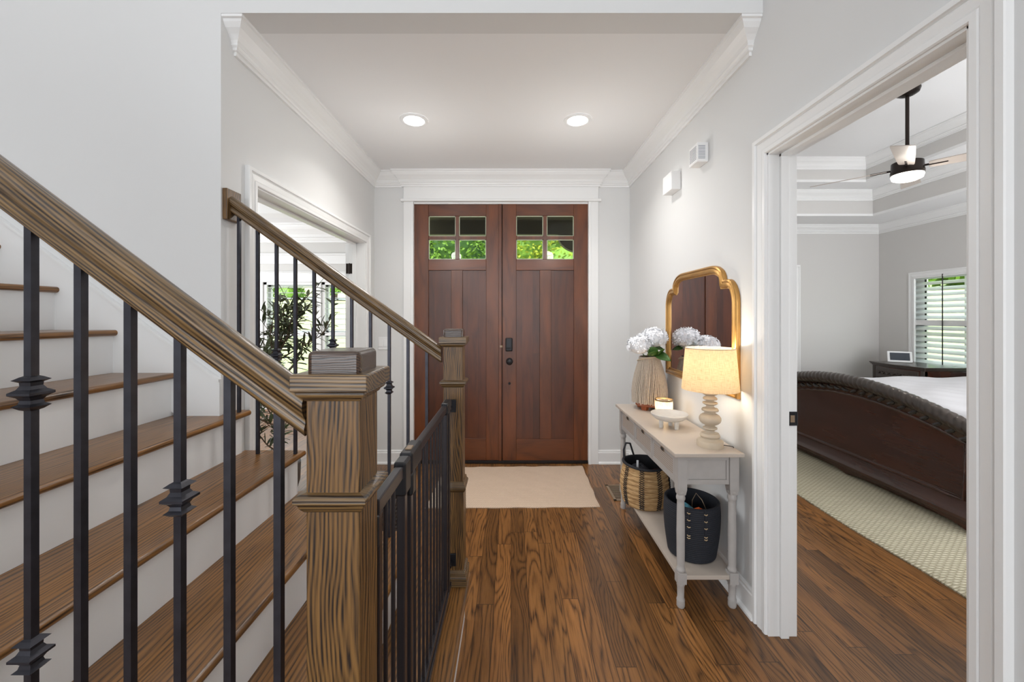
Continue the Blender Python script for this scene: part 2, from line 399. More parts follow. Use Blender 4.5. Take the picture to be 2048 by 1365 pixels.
def cane():
    T = NT('cane_panel'); co = T.node('ShaderNodeTexCoord').outputs['Object']
    sp = T.node('ShaderNodeSeparateXYZ'); T.link(co, sp.inputs[0])
    a = T.math('SINE', T.math('MULTIPLY', sp.outputs['Y'], 2*PI/0.011)); b = T.math('SINE', T.math('MULTIPLY', sp.outputs['Z'], 2*PI/0.011))
    h = T.math('GREATER_THAN', T.math('MULTIPLY', T.math('ADD', a, 1), T.math('ADD', b, 1)), 2.1)
    col = T.mix(h, srgb(176, 164, 154), srgb(116, 104, 94)); T.link(col, T.p.inputs['Base Color']); T.p.inputs['Roughness'].default_value = 0.6
    T.bump(T.math('MULTIPLY', h, -1), 0.5, 0.002); return T.m
M['cane'] = cane()
def straw():
    T = NT('seagrass'); co = T.node('ShaderNodeTexCoord').outputs['Object']
    sp = T.node('ShaderNodeSeparateXYZ'); T.link(co, sp.inputs[0])
    at = T.math('ARCTAN2', sp.outputs[1], sp.outputs[0])
    c = T.node('ShaderNodeCombineXYZ'); T.link(T.math('MULTIPLY', at, 2.0), c.inputs[0]); T.link(T.math('MULTIPLY', sp.outputs[2], 190), c.inputs[1])
    n = T.noise(c.outputs[0], 1, 4, 0.7)
    col = T.ramp(n, [(0.3, srgb(120, 84, 48)), (0.55, srgb(196, 158, 108)), (0.8, srgb(232, 208, 164))])
    T.link(col, T.p.inputs['Base Color']); T.p.inputs['Roughness'].default_value = 0.7; T.bump(n, 0.5, 0.003); return T.m
M['straw'] = straw()
# ------------------------------------------------------------------ the house shell
XL, XR, YD, Y0, CE = -1.29, 1.12, 3.755, 1.77, 2.74
RISE, RUN, X1 = 0.19, 0.2575, -0.19
def wallbox(name, boxes, mat, label, cat='wall'):
    bm = B()
    for b in boxes: box(bm, *b)
    return struct(name, bm, mat, label, cat)
wallbox('floor', [(-5.8, 5.65, -5.2, 6.1, -0.15, 0.0)], M['floor'], 'dark oak strip floor running through hall and bedroom', 'floor')
wallbox('wall_stair', [(-5.6, XL, Y0, 1.90, 0, 5.3), (XL, XR, Y0, 1.90, CE, 5.3)], M['wall'], 'tall pale wall beside the staircase with header over the foyer')
wallbox('wall_left', [(-1.43, XL, 1.90, 2.01, 0, CE+.1), (-1.43, XL, 2.01, 3.53, 2.045, CE+.1), (-1.43, XL, 3.53, 3.90, 0, CE+.1)], M['wall'], 'foyer side wall with the wide cased opening to the dining room')
wallbox('wall_front', [(XL, -0.93, YD, 3.90, 0, CE+.1), (0.745, XR, YD, 3.90, 0, CE+.1), (-0.93, 0.745, YD, 3.90, 2.475, CE+.1)], M['wall'], 'foyer end wall around the wooden entry doors')
wallbox('wall_right', [(XR, 1.235, -5.2, 0.966, 0, 5.3), (XR, 1.235, 0.966, 1.735, 2.10, 5.3), (XR, 1.235, 1.735, 5.95, 0, 5.3)], M['wall'], 'pale wall behind the console table with the bedroom doorway')
wallbox('wall_rear', [(-5.8, 5.65, -5.35, -5.2, 0, 5.3)], M['wall'], 'great room wall behind the viewer')
wallbox('wall_great_room', [(-5.8, -5.6, -5.2, 6.1, 0, 5.3)], M['wall'], 'far side wall beyond the staircase')
wallbox('ceiling_foyer', [(XL, XR, 1.90, YD, CE, CE+.1)], M['ceil'], 'flat grey white foyer ceiling with two recessed lights', 'ceiling')
wallbox('ceiling_great_room', [(-5.8, XR+.1, -5.35, 1.9, 5.2, 5.35)], M['ceil'], 'high ceiling above the stairs', 'ceiling')
wallbox('roof_blocker', [(-6.4, 6.3, -5.6, 6.7, 5.4, 5.6)], M['porch'], 'unseen slab added over the house to block sun and sky', 'roof_blocker')  # unseen slab added to keep sun and sky out of the rooms
# dining room
DX = [(-3.70, -2.90), (-2.83, -2.03)]
wallbox('wall_dining_front', [(-5.6, -3.70, 5.95, 6.1, 0, 2.9), (-2.90, -2.83, 5.95, 6.1, .45, 1.90), (-2.03, -1.30, 5.95, 6.1, 0, 2.9), (-3.70, -2.03, 5.95, 6.1, 1.90, 2.9), (-3.70, -2.03, 5.95, 6.1, 0, 0.45)], M['bedwall'], 'dining room window wall seen through the opening')
wallbox('wall_dining_right', [(-1.43, -1.30, 3.90, 5.95, 0, 2.9)], M['bedwall'], 'dining room side wall beside the porch')
wallbox('ceiling_dining', [(-5.6, -1.43, 1.9, 5.95, 2.75, 2.9)], M['ceil'], 'dining room ceiling', 'ceiling')
bm = B(); box(bm, -5.6, -1.43, 4.75, 4.97, 2.62, 2.75)
struct('trim_1', bm, M['trim'], 'white ceiling beam across the dining room', 'beam', bevel=.004)
# bedroom
TX0, TX1, TY0, TY1 = 1.835, 4.90, 1.40, 5.39
wallbox('wall_bedroom_front', [(XR, 4.32-1.0, 5.95, 6.1, 0, 3.5), (4.32-1.0, 4.22, 5.95, 6.1, 2.06, 3.5), (4.22, 5.65, 5.95, 6.1, 0, 3.5)], M['bedwall'], 'grey bedroom end wall')
wallbox('wall_bedroom_right', [(5.5, 5.65, .8, 4.30, 0, 3.5), (5.5, 5.65, 4.30, 5.50, 1.99, 3.5), (5.5, 5.65, 4.30, 5.50, 0, .62), (5.5, 5.65, 5.50, 5.95, 0, 3.5)], M['bedwall'], 'grey bedroom wall with the shuttered window')
wallbox('wall_bedroom_rear', [(1.235, 5.5, .68, .8, 0, 3.5)], M['bedwall'], 'bedroom wall out of sight beside the doorway')
def frame4(bm, x0, x1, y0, y1, X0, X1, Y0_, Y1, z0, z1):
    box(bm, X0, X1, Y0_, y0, z0, z1); box(bm, X0, X1, y1, Y1, z0, z1)
    box(bm, X0, x0, y0, y1, z0, z1); box(bm, x1, X1, y0, y1, z0, z1)
bm = B(); frame4(bm, TX0, TX1, TY0, TY1, 1.235, 5.5, .8, 5.95, 2.75, 2.78)
struct('ceiling_bedroom_lower', bm, M['ceil'], 'white lower border of the bedroom tray ceiling', 'ceiling')
bm = B(); frame4(bm, TX0, TX1, TY0, TY1, TX0-.05, TX1+.05, TY0-.05, TY1+.05, 2.78, 3.085)
struct('trim_2', bm, M['bedwall'], 'grey vertical face of the first bedroom ceiling tray', 'tray')
UX0, UX1, UY0, UY1 = 2.26, 4.48, 1.78, 5.02
bm = B(); frame4(bm, UX0, UX1, UY0, UY1, TX0, TX1, TY0, TY1, 3.085, 3.115)
struct('ceiling_bedroom_middle', bm, M['ceil'], 'white middle step of the bedroom tray ceiling', 'ceiling')
bm = B(); frame4(bm, UX0, UX1, UY0, UY1, UX0-.05, UX1+.05, UY0-.05, UY1+.05, 3.115, 3.37)
struct('trim_3', bm, M['bedwall'], 'grey vertical face of the upper bedroom ceiling tray', 'tray')
struct('ceiling_bedroom_upper', boxb(UX0-.1, UX1+.1, UY0-.1, UY1+.1, 3.37, 3.45), M['ceil'], 'highest white panel of the bedroom tray ceiling above the fan', 'ceiling')

# crown mouldings  (a = out from wall, b = down)
CROWN = [(0, 0), (.092, 0), (.092, .012), (.084, .016), (.080, .026), (.068, .044), (.050, .060), (.034, .078), (.027, .092), (.030, .098), (.022, .106), (.020, .116), (.012, .120), (.012, .137), (0, .137)]
def crown(name, path, z, label, k=1.0, closed=False):
    bm = sweep(B(), [(x, y, z) for x, y in path], [(a*k, b*k) for a, b in CROWN], (0, 0, -1), closed=closed)
    return struct(name, bm, M['trim'], label, 'crown moulding')
HB0, HB1 = -1.012, .822
crown('trim_4', [(XL-.015, Y0+.094), (XL, Y0+.094), (XL, YD), (HB0, YD), (HB0, YD-.028), (HB1, YD-.028), (HB1, YD), (XR, YD), (XR, Y0+.094), (XR+.015, Y0+.094)], CE, 'white crown moulding around the foyer ceiling')
crown('trim_5', [(5.5, .8), (1.235, .8), (1.235, 5.95), (5.5, 5.95)], 2.75, 'white crown moulding on the bedroom walls', .95, True)
crown('trim_6', [(TX1, TY0), (TX0, TY0), (TX0, TY1), (TX1, TY1)], 3.085, 'white crown moulding inside the lower ceiling tray', .95, True)
crown('trim_7', [(UX1, UY0), (UX0, UY0), (UX0, UY1), (UX1, UY1)], 3.37, 'white crown moulding inside the upper ceiling tray', .95, True)
crown('trim_8', [(-5.6, 5.95), (-1.43, 5.95)], 2.75, 'deep white crown moulding above the dining room windows', 1.9)

# baseboards (a = out, b = up)
BASE = [(0, 0), (.028, 0), (.028, .010), (.020, .020), (.016, .022), (.016, .104), (.011, .110), (.011, .120), (.005, .130), (0, .130)]
def baseb(name, path, label):
    bm = sweep(B(), [(x, y, 0) for x, y in path], [(-a, b) for a, b in BASE], (0, 0, 1))
    return struct(name, bm, M['trim'], label, 'baseboard')
baseb('baseboard_left', [(XL, 3.62), (XL, YD), (-1.012, YD)], 'white baseboard in the foyer corner left of the doors')
baseb('baseboard_right', [(.822, YD), (XR, YD), (XR, 1.812)], 'white baseboard behind the console table')
baseb('baseboard_bedroom', [(4.32, 5.95), (5.5, 5.95), (5.5, .8)], 'white bedroom baseboard behind the bed')
baseb('baseboard_near', [(XR, .885), (XR, -5.2)], 'white baseboard nearest the viewer')

# casings (a = away from opening, b = out from wall)
CAS = [(0, 0), (0, .010), (.004, .014), (.020, .014), (.022, .010), (.026, .012), (.050, .016), (.056, .012), (.060, .016), (.062, .022), (.078, .022), (.080, .018), (.080, 0)]
def casing(name, y0, y1, z1, X, out, label, k=1.0, z0=0.0):
    # opening on a wall of constant X, 'out' = direction of room (+1/-1)
    path = [(X, y0, z0), (X, y0, z1), (X, y1, z1), (X, y1, z0)]
    s = 1 if out < 0 else -1
    # N = (out,0,0); S = N x T must point away from opening
    N = Vector((out, 0, 0)); T = Vector((0, 0, 1)); S = N.cross(T)
    sg = 1 if S.y < 0 else -1
    bm = sweep(B(), path, [(a*sg*k, b) for a, b in CAS], N)
    return struct(name, bm, M['trim'], label, 'door casing')
casing('trim_9', .966, 1.735, 2.10, XR, -1, 'white moulded casing around the bedroom doorway')
casing('trim_10', 2.01, 3.53, 2.045, XL, 1, 'white moulded casing around the dining room opening')
# jambs with stops
def jamb(name, X0_, X1_, y0, y1, z1, xs0, xs1, label):
    bm = B()
    box(bm, X0_, X1_, y1-.018, y1, 0, z1); box(bm, X0_, X1_, y0, y0+.018, 0, z1); box(bm, X0_, X1_, y0, y1, z1-.018, z1)
    box(bm, xs0, xs1, y1-.030, y1-.018, 0, z1-.018); box(bm, xs0, xs1, y0+.018, y0+.030, 0, z1-.018); box(bm, xs0, xs1, y0+.018, y1-.018, z1-.030, z1-.018)
    return struct(name, bm, M['trim'], label, 'door jamb', bevel=.0015)
j = jamb('trim_11', XR-.004, 1.240, .966-.018+.01, 1.735+.018-.01, 2.10+.01, 1.163, 1.198, 'white jamb lining the bedroom doorway')
sp_ = thing('strike_plate', 'black metal strike plate on the white bedroom door jamb', 'strike plate', (1.218, 1.722, .948))
obj('plate', boxb(1.198, 1.238, 1.718, 1.723, .917, .977), M['black'], sp_, bevel=.001)
obj('latch_hole', boxb(1.206, 1.224, 1.7165, 1.7185, .932, .962), M['vent'], sp_, label='pale latch opening')
jamb('trim_12', -1.434, XL+.004, 2.01-.008, 3.53+.008, 2.055, -1.40, -1.365, 'white jamb lining the dining room opening')
# double pocket track look of the dining head is a plain white stop
# dining room door folded back against the wall
d = thing('door_3', 'white dining room door leaf folded back against the wall', 'door', (-1.45, 3.55, 0), kind='structure')
obj('leaf', boxb(-1.475, -1.437, 3.545, 4.30, .01, 2.03), M['trim'], d, bevel=.002)
def hinge3(z):
    bm = B(); box(bm, -1.46, -1.395, 3.518, 3.5235, z-.045, z+.045)
    h = obj('hinge', bm, M['bronze'], d, bevel=.002, label='dark bronze hinge')
    obj('hinge_pin', lathe(B(), [(.006, -.047), (.006, .047)], (-1.4285, 3.518, z), 10), M['bronze'], h, smooth=True)
for z in (1.812, .95, .2): hinge3(z)

# closet door at the far end of the bedroom
d4 = thing('door_4', 'white closet door in the bedroom end wall', 'door', (3.77, 5.95, 0), kind='structure')
obj('door_leaf', boxb(3.33, 4.21, 5.98, 6.02, .01, 2.05), M['trim'], d4)
obj('door_casing', sweep(B(), [(4.22, 5.95, 0), (4.22, 5.95, 2.06), (3.32, 5.95, 2.06), (3.32, 5.95, 0)], [(-a*1.2, b) for a, b in CAS], (0, -1, 0)), M['trim'], d4)

# ------------------------------------------------------------------ entry doors
DY = 3.77
def D(x, y): return ((x-1022)*DY/F, CZ-(y-633)*DY/F)
def drect(bm, x0, x1, y0, y1, Y0_, Y1_):
    a, t = D(x0, y0); b, u = D(x1, y1); box(bm, a, b, Y0_, Y1_, u, t)
def z5(x, y): return 780+x/2.2739, 360+y/2.275
def entry_door(name, label, xs, ys, front, hx, knob):
    x0, g0, g1, g2, g3, x1 = xs[:6]; p0, p1, p2, p3 = xs[6:]
    ax, az = D(*z5((x0+x1)/2, 1290))
    t = thing(name, label, 'door', (ax, DY, 0.02), kind='structure')
    def part(nm, X0_, X1_, yy0, yy1, ya, yb, m, bevel=.003, par=None, **k):
        q0 = z5(X0_, yy0); q1 = z5(X1_, yy1); bm = B(); drect(bm, q0[0], q1[0], q0[1], q1[1], ya, yb)
        return obj(nm, bm, m, par or t, bevel=bevel, **k)
    f = front
    for a, b in ((x0, g0), (g3, x1)): part('stile', a, b, ys[0], ys[1], f, f+.044, M['doorz'])
    part('top_rail', g0, g3, ys[0], ys[2], f, f+.044, M['doorx'])
    part('lock_rail', g0, g3, ys[5], ys[6], f, f+.044, M['doorx'])
    part('bottom_rail', g0, g3, ys[7], ys[1], f, f+.044, M['doorx'])
    part('middle_stile', p1, p2, ys[6], ys[7], f, f+.044, M['doorz'])
    for a, b in ((p0, p1), (p2, p3)):
        part('panel', a-7, b+7, ys[6]-6, ys[7]+6, f+.014, f+.03, M['doorp'], bevel=0)
    bm = B()
    q0 = z5(g1, ys[2]); q1 = z5(g2, ys[5]); drect(bm, q0[0], q1[0], q0[1], q1[1], f+.002, f+.042)
    q0 = z5(g0, ys[3]); q1 = z5(g3, ys[4]); drect(bm, q0[0], q1[0], q0[1], q1[1], f+.003, f+.041)
    obj('muntin', bm, M['doorz'], t, bevel=.002)
    for a, b in ((g0, g1), (g2, g3)):
        for c, e in ((ys[2], ys[3]), (ys[4], ys[5])):
            bm = B(); q0 = z5(a, c); q1 = z5(b, e); drect(bm, q0[0], q1[0], q0[1], q1[1], f+.018, f+.024)
            gp = obj('glass_pane', bm, M['glass'], t)
            A, T_ = D(*q0); Bx, U = D(*q1); w_ = .007
            bm = B()
            for r in ((A, Bx, U, U+w_), (A, Bx, T_-w_, T_), (A, A+w_, U, T_), (Bx-w_, Bx, U, T_)): box(bm, r[0], r[1], f+.014, f+.020, r[2], r[3])
            obj('bevelled_edge', bm, M['beige_seal'], gp)
    for hy in (215, 535, 855, 1172):
        q = z5(hx, hy); X_, Z_ = D(*q)
        hb = lathe(B(), [(.0, -.052), (.0075, -.052), (.0085, -.045), (.0085, .045), (.0075, .052), (0, .052)], (X_, f-.008, Z_), 12)
        obj('hinge', hb, M['black'], t, smooth=True, label='black butt hinge')
    return t
M['beige_seal'] = plain('glazing_bevel', (0.55, 0.58, 0.42, 1), 0.3)
dl = entry_door('door_1', 'reddish brown wooden entry door without a knob, on the stair side', (110, 175, 298, 313, 437, 498, 176, 278, 330, 436), (112, 1277, 164, 256, 271, 362, 412, 1177), DY, 107, False)
obj('meeting_strip', boxb(D(*z5(498, 0))[0], D(*z5(520, 0))[0], DY+.046, DY+.062, D(*z5(0, 1277))[1], D(*z5(0, 111))[1]), M['doorz'], dl)
obj('astragal', boxb(D(*z5(494, 0))[0], D(*z5(508, 0))[0], DY-.014, DY+.03, D(*z5(0, 1277))[1], D(*z5(0, 111))[1]), M['doorz'], dl, bevel=.003)
bx_, bz_ = D(*z5(506, 758)); obj('flush_bolt', boxb(bx_-.012, bx_+.012, DY-.018, DY-.012, bz_-.009, bz_+.009), M['vent'], dl, label='small silver strike on the door edge')
dr = entry_door('door_2', 'reddish brown wooden entry door with black knob and keypad deadbolt', (512, 574, 697, 713, 836, 900, 578, 681, 733, 836), (110, 1283, 163, 256, 271, 362, 412, 1180), DY-.004, 903, True)
kx, kz = D(1019, 723)
def ylathe(prof, c, n=28, sx=1, sz=1):   # profile (r, depth towards viewer)
    bm = B(); lathe(bm, prof, (0, 0, 0), n); bmesh.ops.rotate(bm, verts=bm.verts, cent=(0, 0, 0), matrix=Matrix.Rotation(PI/2, 3, 'X'))
    bmesh.ops.scale(bm, verts=bm.verts, vec=(sx, 1, sz)); bmesh.ops.translate(bm, verts=bm.verts, vec=c); return bm
kn = obj('knob', ylathe([(0, .072), (.012, .071), (.024, .064), (.030, .052), (.028, .040), (.016, .030), (.012, .022), (.012, .008), (.030, .008), (.033, .004), (.033, 0)], (kx, DY-.004, kz)), M['black'], dr, smooth=True, label='round black knob')
kx, kz = D(1018, 689)
bm = B(); box(bm, kx-.033, kx+.033, DY-.034, DY-.004, kz-.066, kz+.062)
db = obj('deadbolt', bm, M['black'], dr, bevel=.012, seg=4, label='black keypad deadbolt housing')
obj('thumb_turn', boxb(kx-.022, kx+.016, DY-.048, DY-.032, kz-.040, kz-.026), M['black'], db, bevel=.005)
kx, kz = D(1019, 767)
obj('bolt_button', ylathe([(0, .016), (.008, .014), (.011, .008), (.011, 0)], (kx, DY-.004, kz)), M['black'], dr, smooth=True)
# door surround
bm = B()
def dr2(bm, x0, x1, y0, y1, out, thick=0):
    s = YD/F; box(bm, (x0-1022)*s, (x1-1022)*s, YD-out, YD+thick, CZ-(y1-633)*s, CZ-(y0-633)*s)
dr2(bm, 808, 827, 404, 933, .020); dr2(bm, 1177, 1196, 404, 933, .020)
dr2(bm, 823, 828, 404, 931, .026, .14); dr2(bm, 1176, 1181, 404, 931, .026, .14)
dr2(bm, 828, 1176, 403, 408, .0, .14)
struct('trim_13', bm, M['trim'], 'white side casings and jambs of the entry doors', 'door casing', bevel=.0025)
bm = B(); dr2(bm, 808, 1196, 362, 402, .028); dr2(bm, 803, 1201, 400, 405, .045)
struct('trim_14', bm, M['trim'], 'flat white head board with bead over the entry doors', 'door casing', bevel=.004)
bm = B(); box(bm, -.93, .745, YD-.01, 3.9, 0, .018); box(bm, -.93, .745, YD+.0, 3.9, 0, .026)
struct('trim_15', bm, M['bronze'], 'dark metal threshold under the entry doors', 'threshold', bevel=.004)

# ------------------------------------------------------------------ windows
def louvers(bm, x0, x1, z0, z1, Y, n, ang, w=.085, axis='X', t=.007):
    for i in range(n):
        z = z0+(i+.5)*(z1-z0)/n; c, s = math.cos(ang)*w/2, math.sin(ang)*w/2
        prof = [(-c, -s), (-c*.5+s*t/w, -s*.5-t*.6), (c*.5, s*.5-t*.6), (c, s), (c*.5, s*.5+t*.6), (-c*.5, -s*.5+t*.6)]
        if axis == 'X': prism(bm, [(Y+p[0], z+p[1]) for p in prof], 'X', x0, x1)
        else: prism(bm, [(Y+p[0], z+p[1]) for p in prof], 'Y', x0, x1)
    return bm
for n_, (a, b) in enumerate(DX):
    t = thing('window_%d' % (n_+1), ('broad shuttered window behind the tree in the dining room', 'narrow visible shuttered window beside the folded dining room door')[n_], 'window', ((a+b)/2, 5.95, .45), kind='structure')
    bm = B()
    for r in ((a, a+.05, .45, 1.90), (b-.05, b, .45, 1.90), (a, b, .45, .50), (a, b, 1.86, 1.90), (a, b, 1.10, 1.15)): box(bm, r[0], r[1], 5.95, 5.985, r[2], r[3])
    obj('shutter_frame', bm, M['trim'], t, bevel=.003)
    bm = B(); louvers(bm, a+.05, b-.05, 1.15, 1.86, 5.967, 9, math.radians(-4), .075); louvers(bm, a+.05, b-.05, .50, 1.10, 5.967, 8, math.radians(-4), .075)
    obj('louvers', bm, M['louver'], t)
    bm = B()
    for r in ((a, a+.06, .45, 1.90), (b-.06, b, .45, 1.90), (a, b, .45, .52), (a, b, 1.84, 1.90), (a, b, 1.08, 1.17)): box(bm, r[0], r[1], 6.04, 6.09, r[2], r[3])
    sash = obj('sash', bm, M['white'], t)
    obj('glass_pane', boxb(a+.05, b-.05, 6.06, 6.066, .5, 1.85), M['glass'], t)
bm = B()
box(bm, -3.80, -3.70, 5.93, 5.95, .45, 1.90); box(bm, -2.90, -2.83, 5.93, 5.95, .45, 1.90); box(bm, -2.03, -1.93, 5.93, 5.95, .45, 1.90)
box(bm, -3.80, -1.93, 5.93, 5.95, 1.90, 2.04); box(bm, -3.80, -1.93, 5.925, 5.95, .37, .45)
box(bm, -3.82, -1.91, 5.915, 5.95, 2.04, 2.055); box(bm, -5.6, -1.43, 5.93, 5.95, 2.17, 2.30); box(bm, -5.6, -1.43, 5.91, 5.95, 2.30, 2.325)
struct('trim_16', bm, M['trim'], 'white casing and picture rail around the dining room windows', 'window casing', bevel=.004)
# bedroom window
t = thing('window_3', 'white framed bedroom window with louvered shutters above the chest', 'window', (5.5, 4.9, .62), kind='structure')
bm = B()
for r in ((4.30, 4.35, .62, 1.99), (5.45, 5.50, .62, 1.99), (4.30, 5.50, .62, .67), (4.30, 5.50, 1.94, 1.99), (4.30, 5.50, 1.27, 1.34)): box(bm, 5.50, 5.54, r[0], r[1], r[2], r[3])
obj('shutter_frame', bm, M['trim'], t, bevel=.003)
bm = B(); louvers(bm, 4.35, 5.45, 1.34, 1.94, 5.53, 8, math.radians(30), .096, 'Y'); louvers(bm, 4.35, 5.45, .67, 1.27, 5.53, 8, math.radians(30), .096, 'Y')
obj('louvers', bm, M['louver'], t)
bm = B()
for y in (4.66, 5.05): box(bm, 5.475, 5.483, y, y+.008, .70, 1.93)
obj('tilt_rod', bm, M['ventdark'], t)
bm = B()
for r in ((4.30, 4.38, .62, 1.99), (5.38, 5.50, .62, 1.99), (4.30, 5.50, .62, .70), (4.30, 5.50, 1.93, 1.99), (4.30, 5.50, 1.26, 1.33), (4.88, 4.905, .62, 1.99)): box(bm, 5.59, 5.64, r[0], r[1], r[2], r[3])
sash = obj('sash', bm, M['white'], t)
obj('shade_strip', boxb(5.592, 5.60, 5.36, 5.385, .70, 1.93), M['ventdark'], sash)  # dark strip painting in the shade at the outer window frame
obj('glass_pane', boxb(5.61, 5.616, 4.36, 5.44, .66, 1.96), M['glass'], t)
bm = sweep(B(), [(5.5, 4.30, .62), (5.5, 4.30, 1.99), (5.5, 5.50, 1.99), (5.5, 5.50, .62)], [(a*1.15, b) for a, b in CAS], (-1, 0, 0), closed=True)
struct('trim_17', bm, M['trim'], 'white casing around the bedroom window', 'window casing')

# ------------------------------------------------------------------ outdoors
bm = B()
def gz(r): return -.3 if r < 9 else -.3+(r-9)*3.25/33
rs = [0.5, 6, 9, 12, 16, 22, 30, 38, 42, 60, 90]; seg = 24; rings = []
for r in rs: rings.append([bm.verts.new((r*math.cos(PI*2*i/seg), 6+r*math.sin(PI*2*i/seg), gz(r+5))) for i in range(seg)])
for a, b in zip(rings, rings[1:]): ring_faces(bm, a, b)
bm.faces.new(rings[0])
for v in bm.verts: v.co.z = min(v.co.z, -.3 if (v.co.y < 6.5 and abs(v.co.x) < 6.5) else 9)
lawn = obj('floor_lawn', bm, M['grass'], label='sunlit lawn rising away from the house', cat='lawn', kind='structure')
bm = B(); r0 = []; r1 = []
for i in range(25):
    a = PI*i/24
    r0.append(bm.verts.new((36*math.cos(a), 6+36*math.sin(a), gz(41)+.10))); r1.append(bm.verts.new((39.5*math.cos(a), 6+39.5*math.sin(a), gz(44.5)+.10)))
ring_faces(bm, r0, r1, closed=False)
obj('road', bm, M['road'], label='pale road along the top of the lawn', cat='road', kind='structure')
bm = B(); box(bm, -1.3, XR, 3.9, 6.9, -.12, -.02)
struct('floor_porch', bm, M['road'], 'concrete porch outside the entry doors', 'porch floor')
bm = B(); box(bm, -1.3, XR, 3.9, 6.7, 2.92, 3.0); box(bm, -1.3, XR, 6.35, 6.6, 2.70, 2.92)
pts = [(XR, 2.70), (XR, 2.42)] + [(XR-.36*math.sin(PI/2*k/8), 2.42+.28*(1-math.cos(PI/2*k/8))) for k in range(1, 9)]
prism(bm, pts, 'Y', 6.40, 6.52)
struct('ceiling_porch', bm, M['porch'], 'dark timber porch ceiling and arched beam seen through the door glass', 'porch')
def tree(label, x, y, zc, R, h, m, n=2600, ls=.10, seed=1, core=None):
    rnd = random.Random(seed); g = gz(math.hypot(x, y-6)+5)
    t = thing('tree', label, 'tree', (x, y, g), group='trees outside the windows and doors')
    obj('trunk', tube(B(), [(x, y, g-.1), (x+.1, y, g+(zc-g)*.5), (x, y, zc)], lambda k: .18-.08*k, 8), M['bark'], t, smooth=True)
    bm = B(); cl = [(x+rnd.uniform(-R, R)*.75, y+rnd.uniform(-R, R)*.5, zc+rnd.uniform(-h, h)*.75, rnd.uniform(.35, .6)*R) for _ in range(16)]
    for i in range(n):
        c = rnd.choice(cl); v = Vector((rnd.gauss(0, 1), rnd.gauss(0, 1), rnd.gauss(0, 1))).normalized()*c[3]*rnd.uniform(.75, 1.05)
        p = Vector(c[:3])+v; u = Vector((rnd.gauss(0, 1), rnd.gauss(0, 1), rnd.gauss(0, .6))).normalized()*ls*rnd.uniform(.6, 1.3)
        w_ = u.cross(Vector((rnd.gauss(0, 1), rnd.gauss(0, 1), rnd.gauss(0, 1)))).normalized()*ls*.55
        bm.faces.new([bm.verts.new(q) for q in (p-u, p+w_*.8, p+u, p-w_)])
    obj('foliage', bm, m, t)
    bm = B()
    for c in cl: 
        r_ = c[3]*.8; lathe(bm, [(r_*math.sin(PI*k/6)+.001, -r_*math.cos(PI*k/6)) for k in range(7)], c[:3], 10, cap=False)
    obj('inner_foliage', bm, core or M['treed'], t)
tree('bright leafy tree filling the glass of the stair side entry door', -2.4, 13.0, 3.9, 1.6, 1.5, M['treeg'], 9000, .085, 1)
tree('deep green tree standing back between the two entry doors', -.6, 17.2, 4.6, 1.7, 1.9, M['treed'], 8000, .10, 2)
tree('yellow green tree outside the knob side entry door', 1.3, 13.0, 3.9, 1.5, 1.4, M['treey'], 9000, .08, 3, M['treeg'])
tree('fresh green tree standing back at the far side of the knob side entry door', 3.6, 17.2, 4.6, 1.7, 1.9, M['treeg'], 8000, .11, 4)
tree('distant tree seen through the broad dining room window', -21.5, 38, 5.0, 1.6, 2.0, M['treeg'], 3000, .22, 5, M['treeg'])
tree('distant tree seen through the narrow dining room window', -17.2, 39, 5.2, 1.8, 1.6, M['treeg'], 3000, .22, 6, M['treeg'])
tree('distant tree seen through the bedroom window shutters', 36, 32, 7.5, 4.5, 3.0, M['treeg'], 3500, .4, 7, M['treeg'])
# ------------------------------------------------------------------ staircase
st = thing('staircase', 'oak and white staircase climbing to the left behind black balusters', 'staircase', (X1, 1.25, 0))
SY0, SY1 = .62, 1.83
NS = 13
def nose(k): return X1-RUN*(k-1)
for k in range(1, NS+1):
    xn = nose(k); z = RISE*k; t_ = .026
    bm = B()
    xb = xn-RUN-.03 if k < NS else xn-1.2
    prof = [(xb, z-t_), (xn-.013, z-t_)]+[(xn-.013+.013*math.sin(a), z-t_/2-.013*math.cos(a)) for a in [PI*q/8 for q in range(1, 8)]]+[(xn-.013, z), (xb, z)]
    yend = SY1+.04
    if k <= 4: prism(bm, prof, 'Y', SY0, yend)
    elif k == 5:
        prism(bm, prof, 'Y', SY0, Y0)
        p2 = [(max(p[0], XL+.001), p[1]) for p in prof]; prism(bm, p2, 'Y', Y0-.0001, yend)
    else: prism(bm, prof, 'Y', SY0, Y0)
    if k == 1:
        pass
    obj('tread', bm, M['tread'], st, smooth=True)
    xr = xn-.022
    y1 = SY1-.01 if k <= 5 else Y0
    bm = boxb(xr-.016, xr, SY0+.02, y1, z-RISE+.0005, z-t_)
    obj('riser', bm, M['trim'], st, label='white riser')
# side stringers
def stepped(y0, y1, kmax):
    bm = B()
    for k in range(1, kmax+1):
        xn = nose(k)-.023; x2 = nose(k+1)-.023
        if kmax == 5 and k == 5: x2 = XL+.001
        box(bm, x2, xn, y0, y1, 0, RISE*k-.027)
    return bm
obj('side_panel', stepped(SY1-.008, SY1+.008, 5), M['trim'], st, label='white closed side panel')
obj('side_panel', stepped(SY0+.0, SY0+.018, NS-1), M['trim'], st, label='white closed side panel')
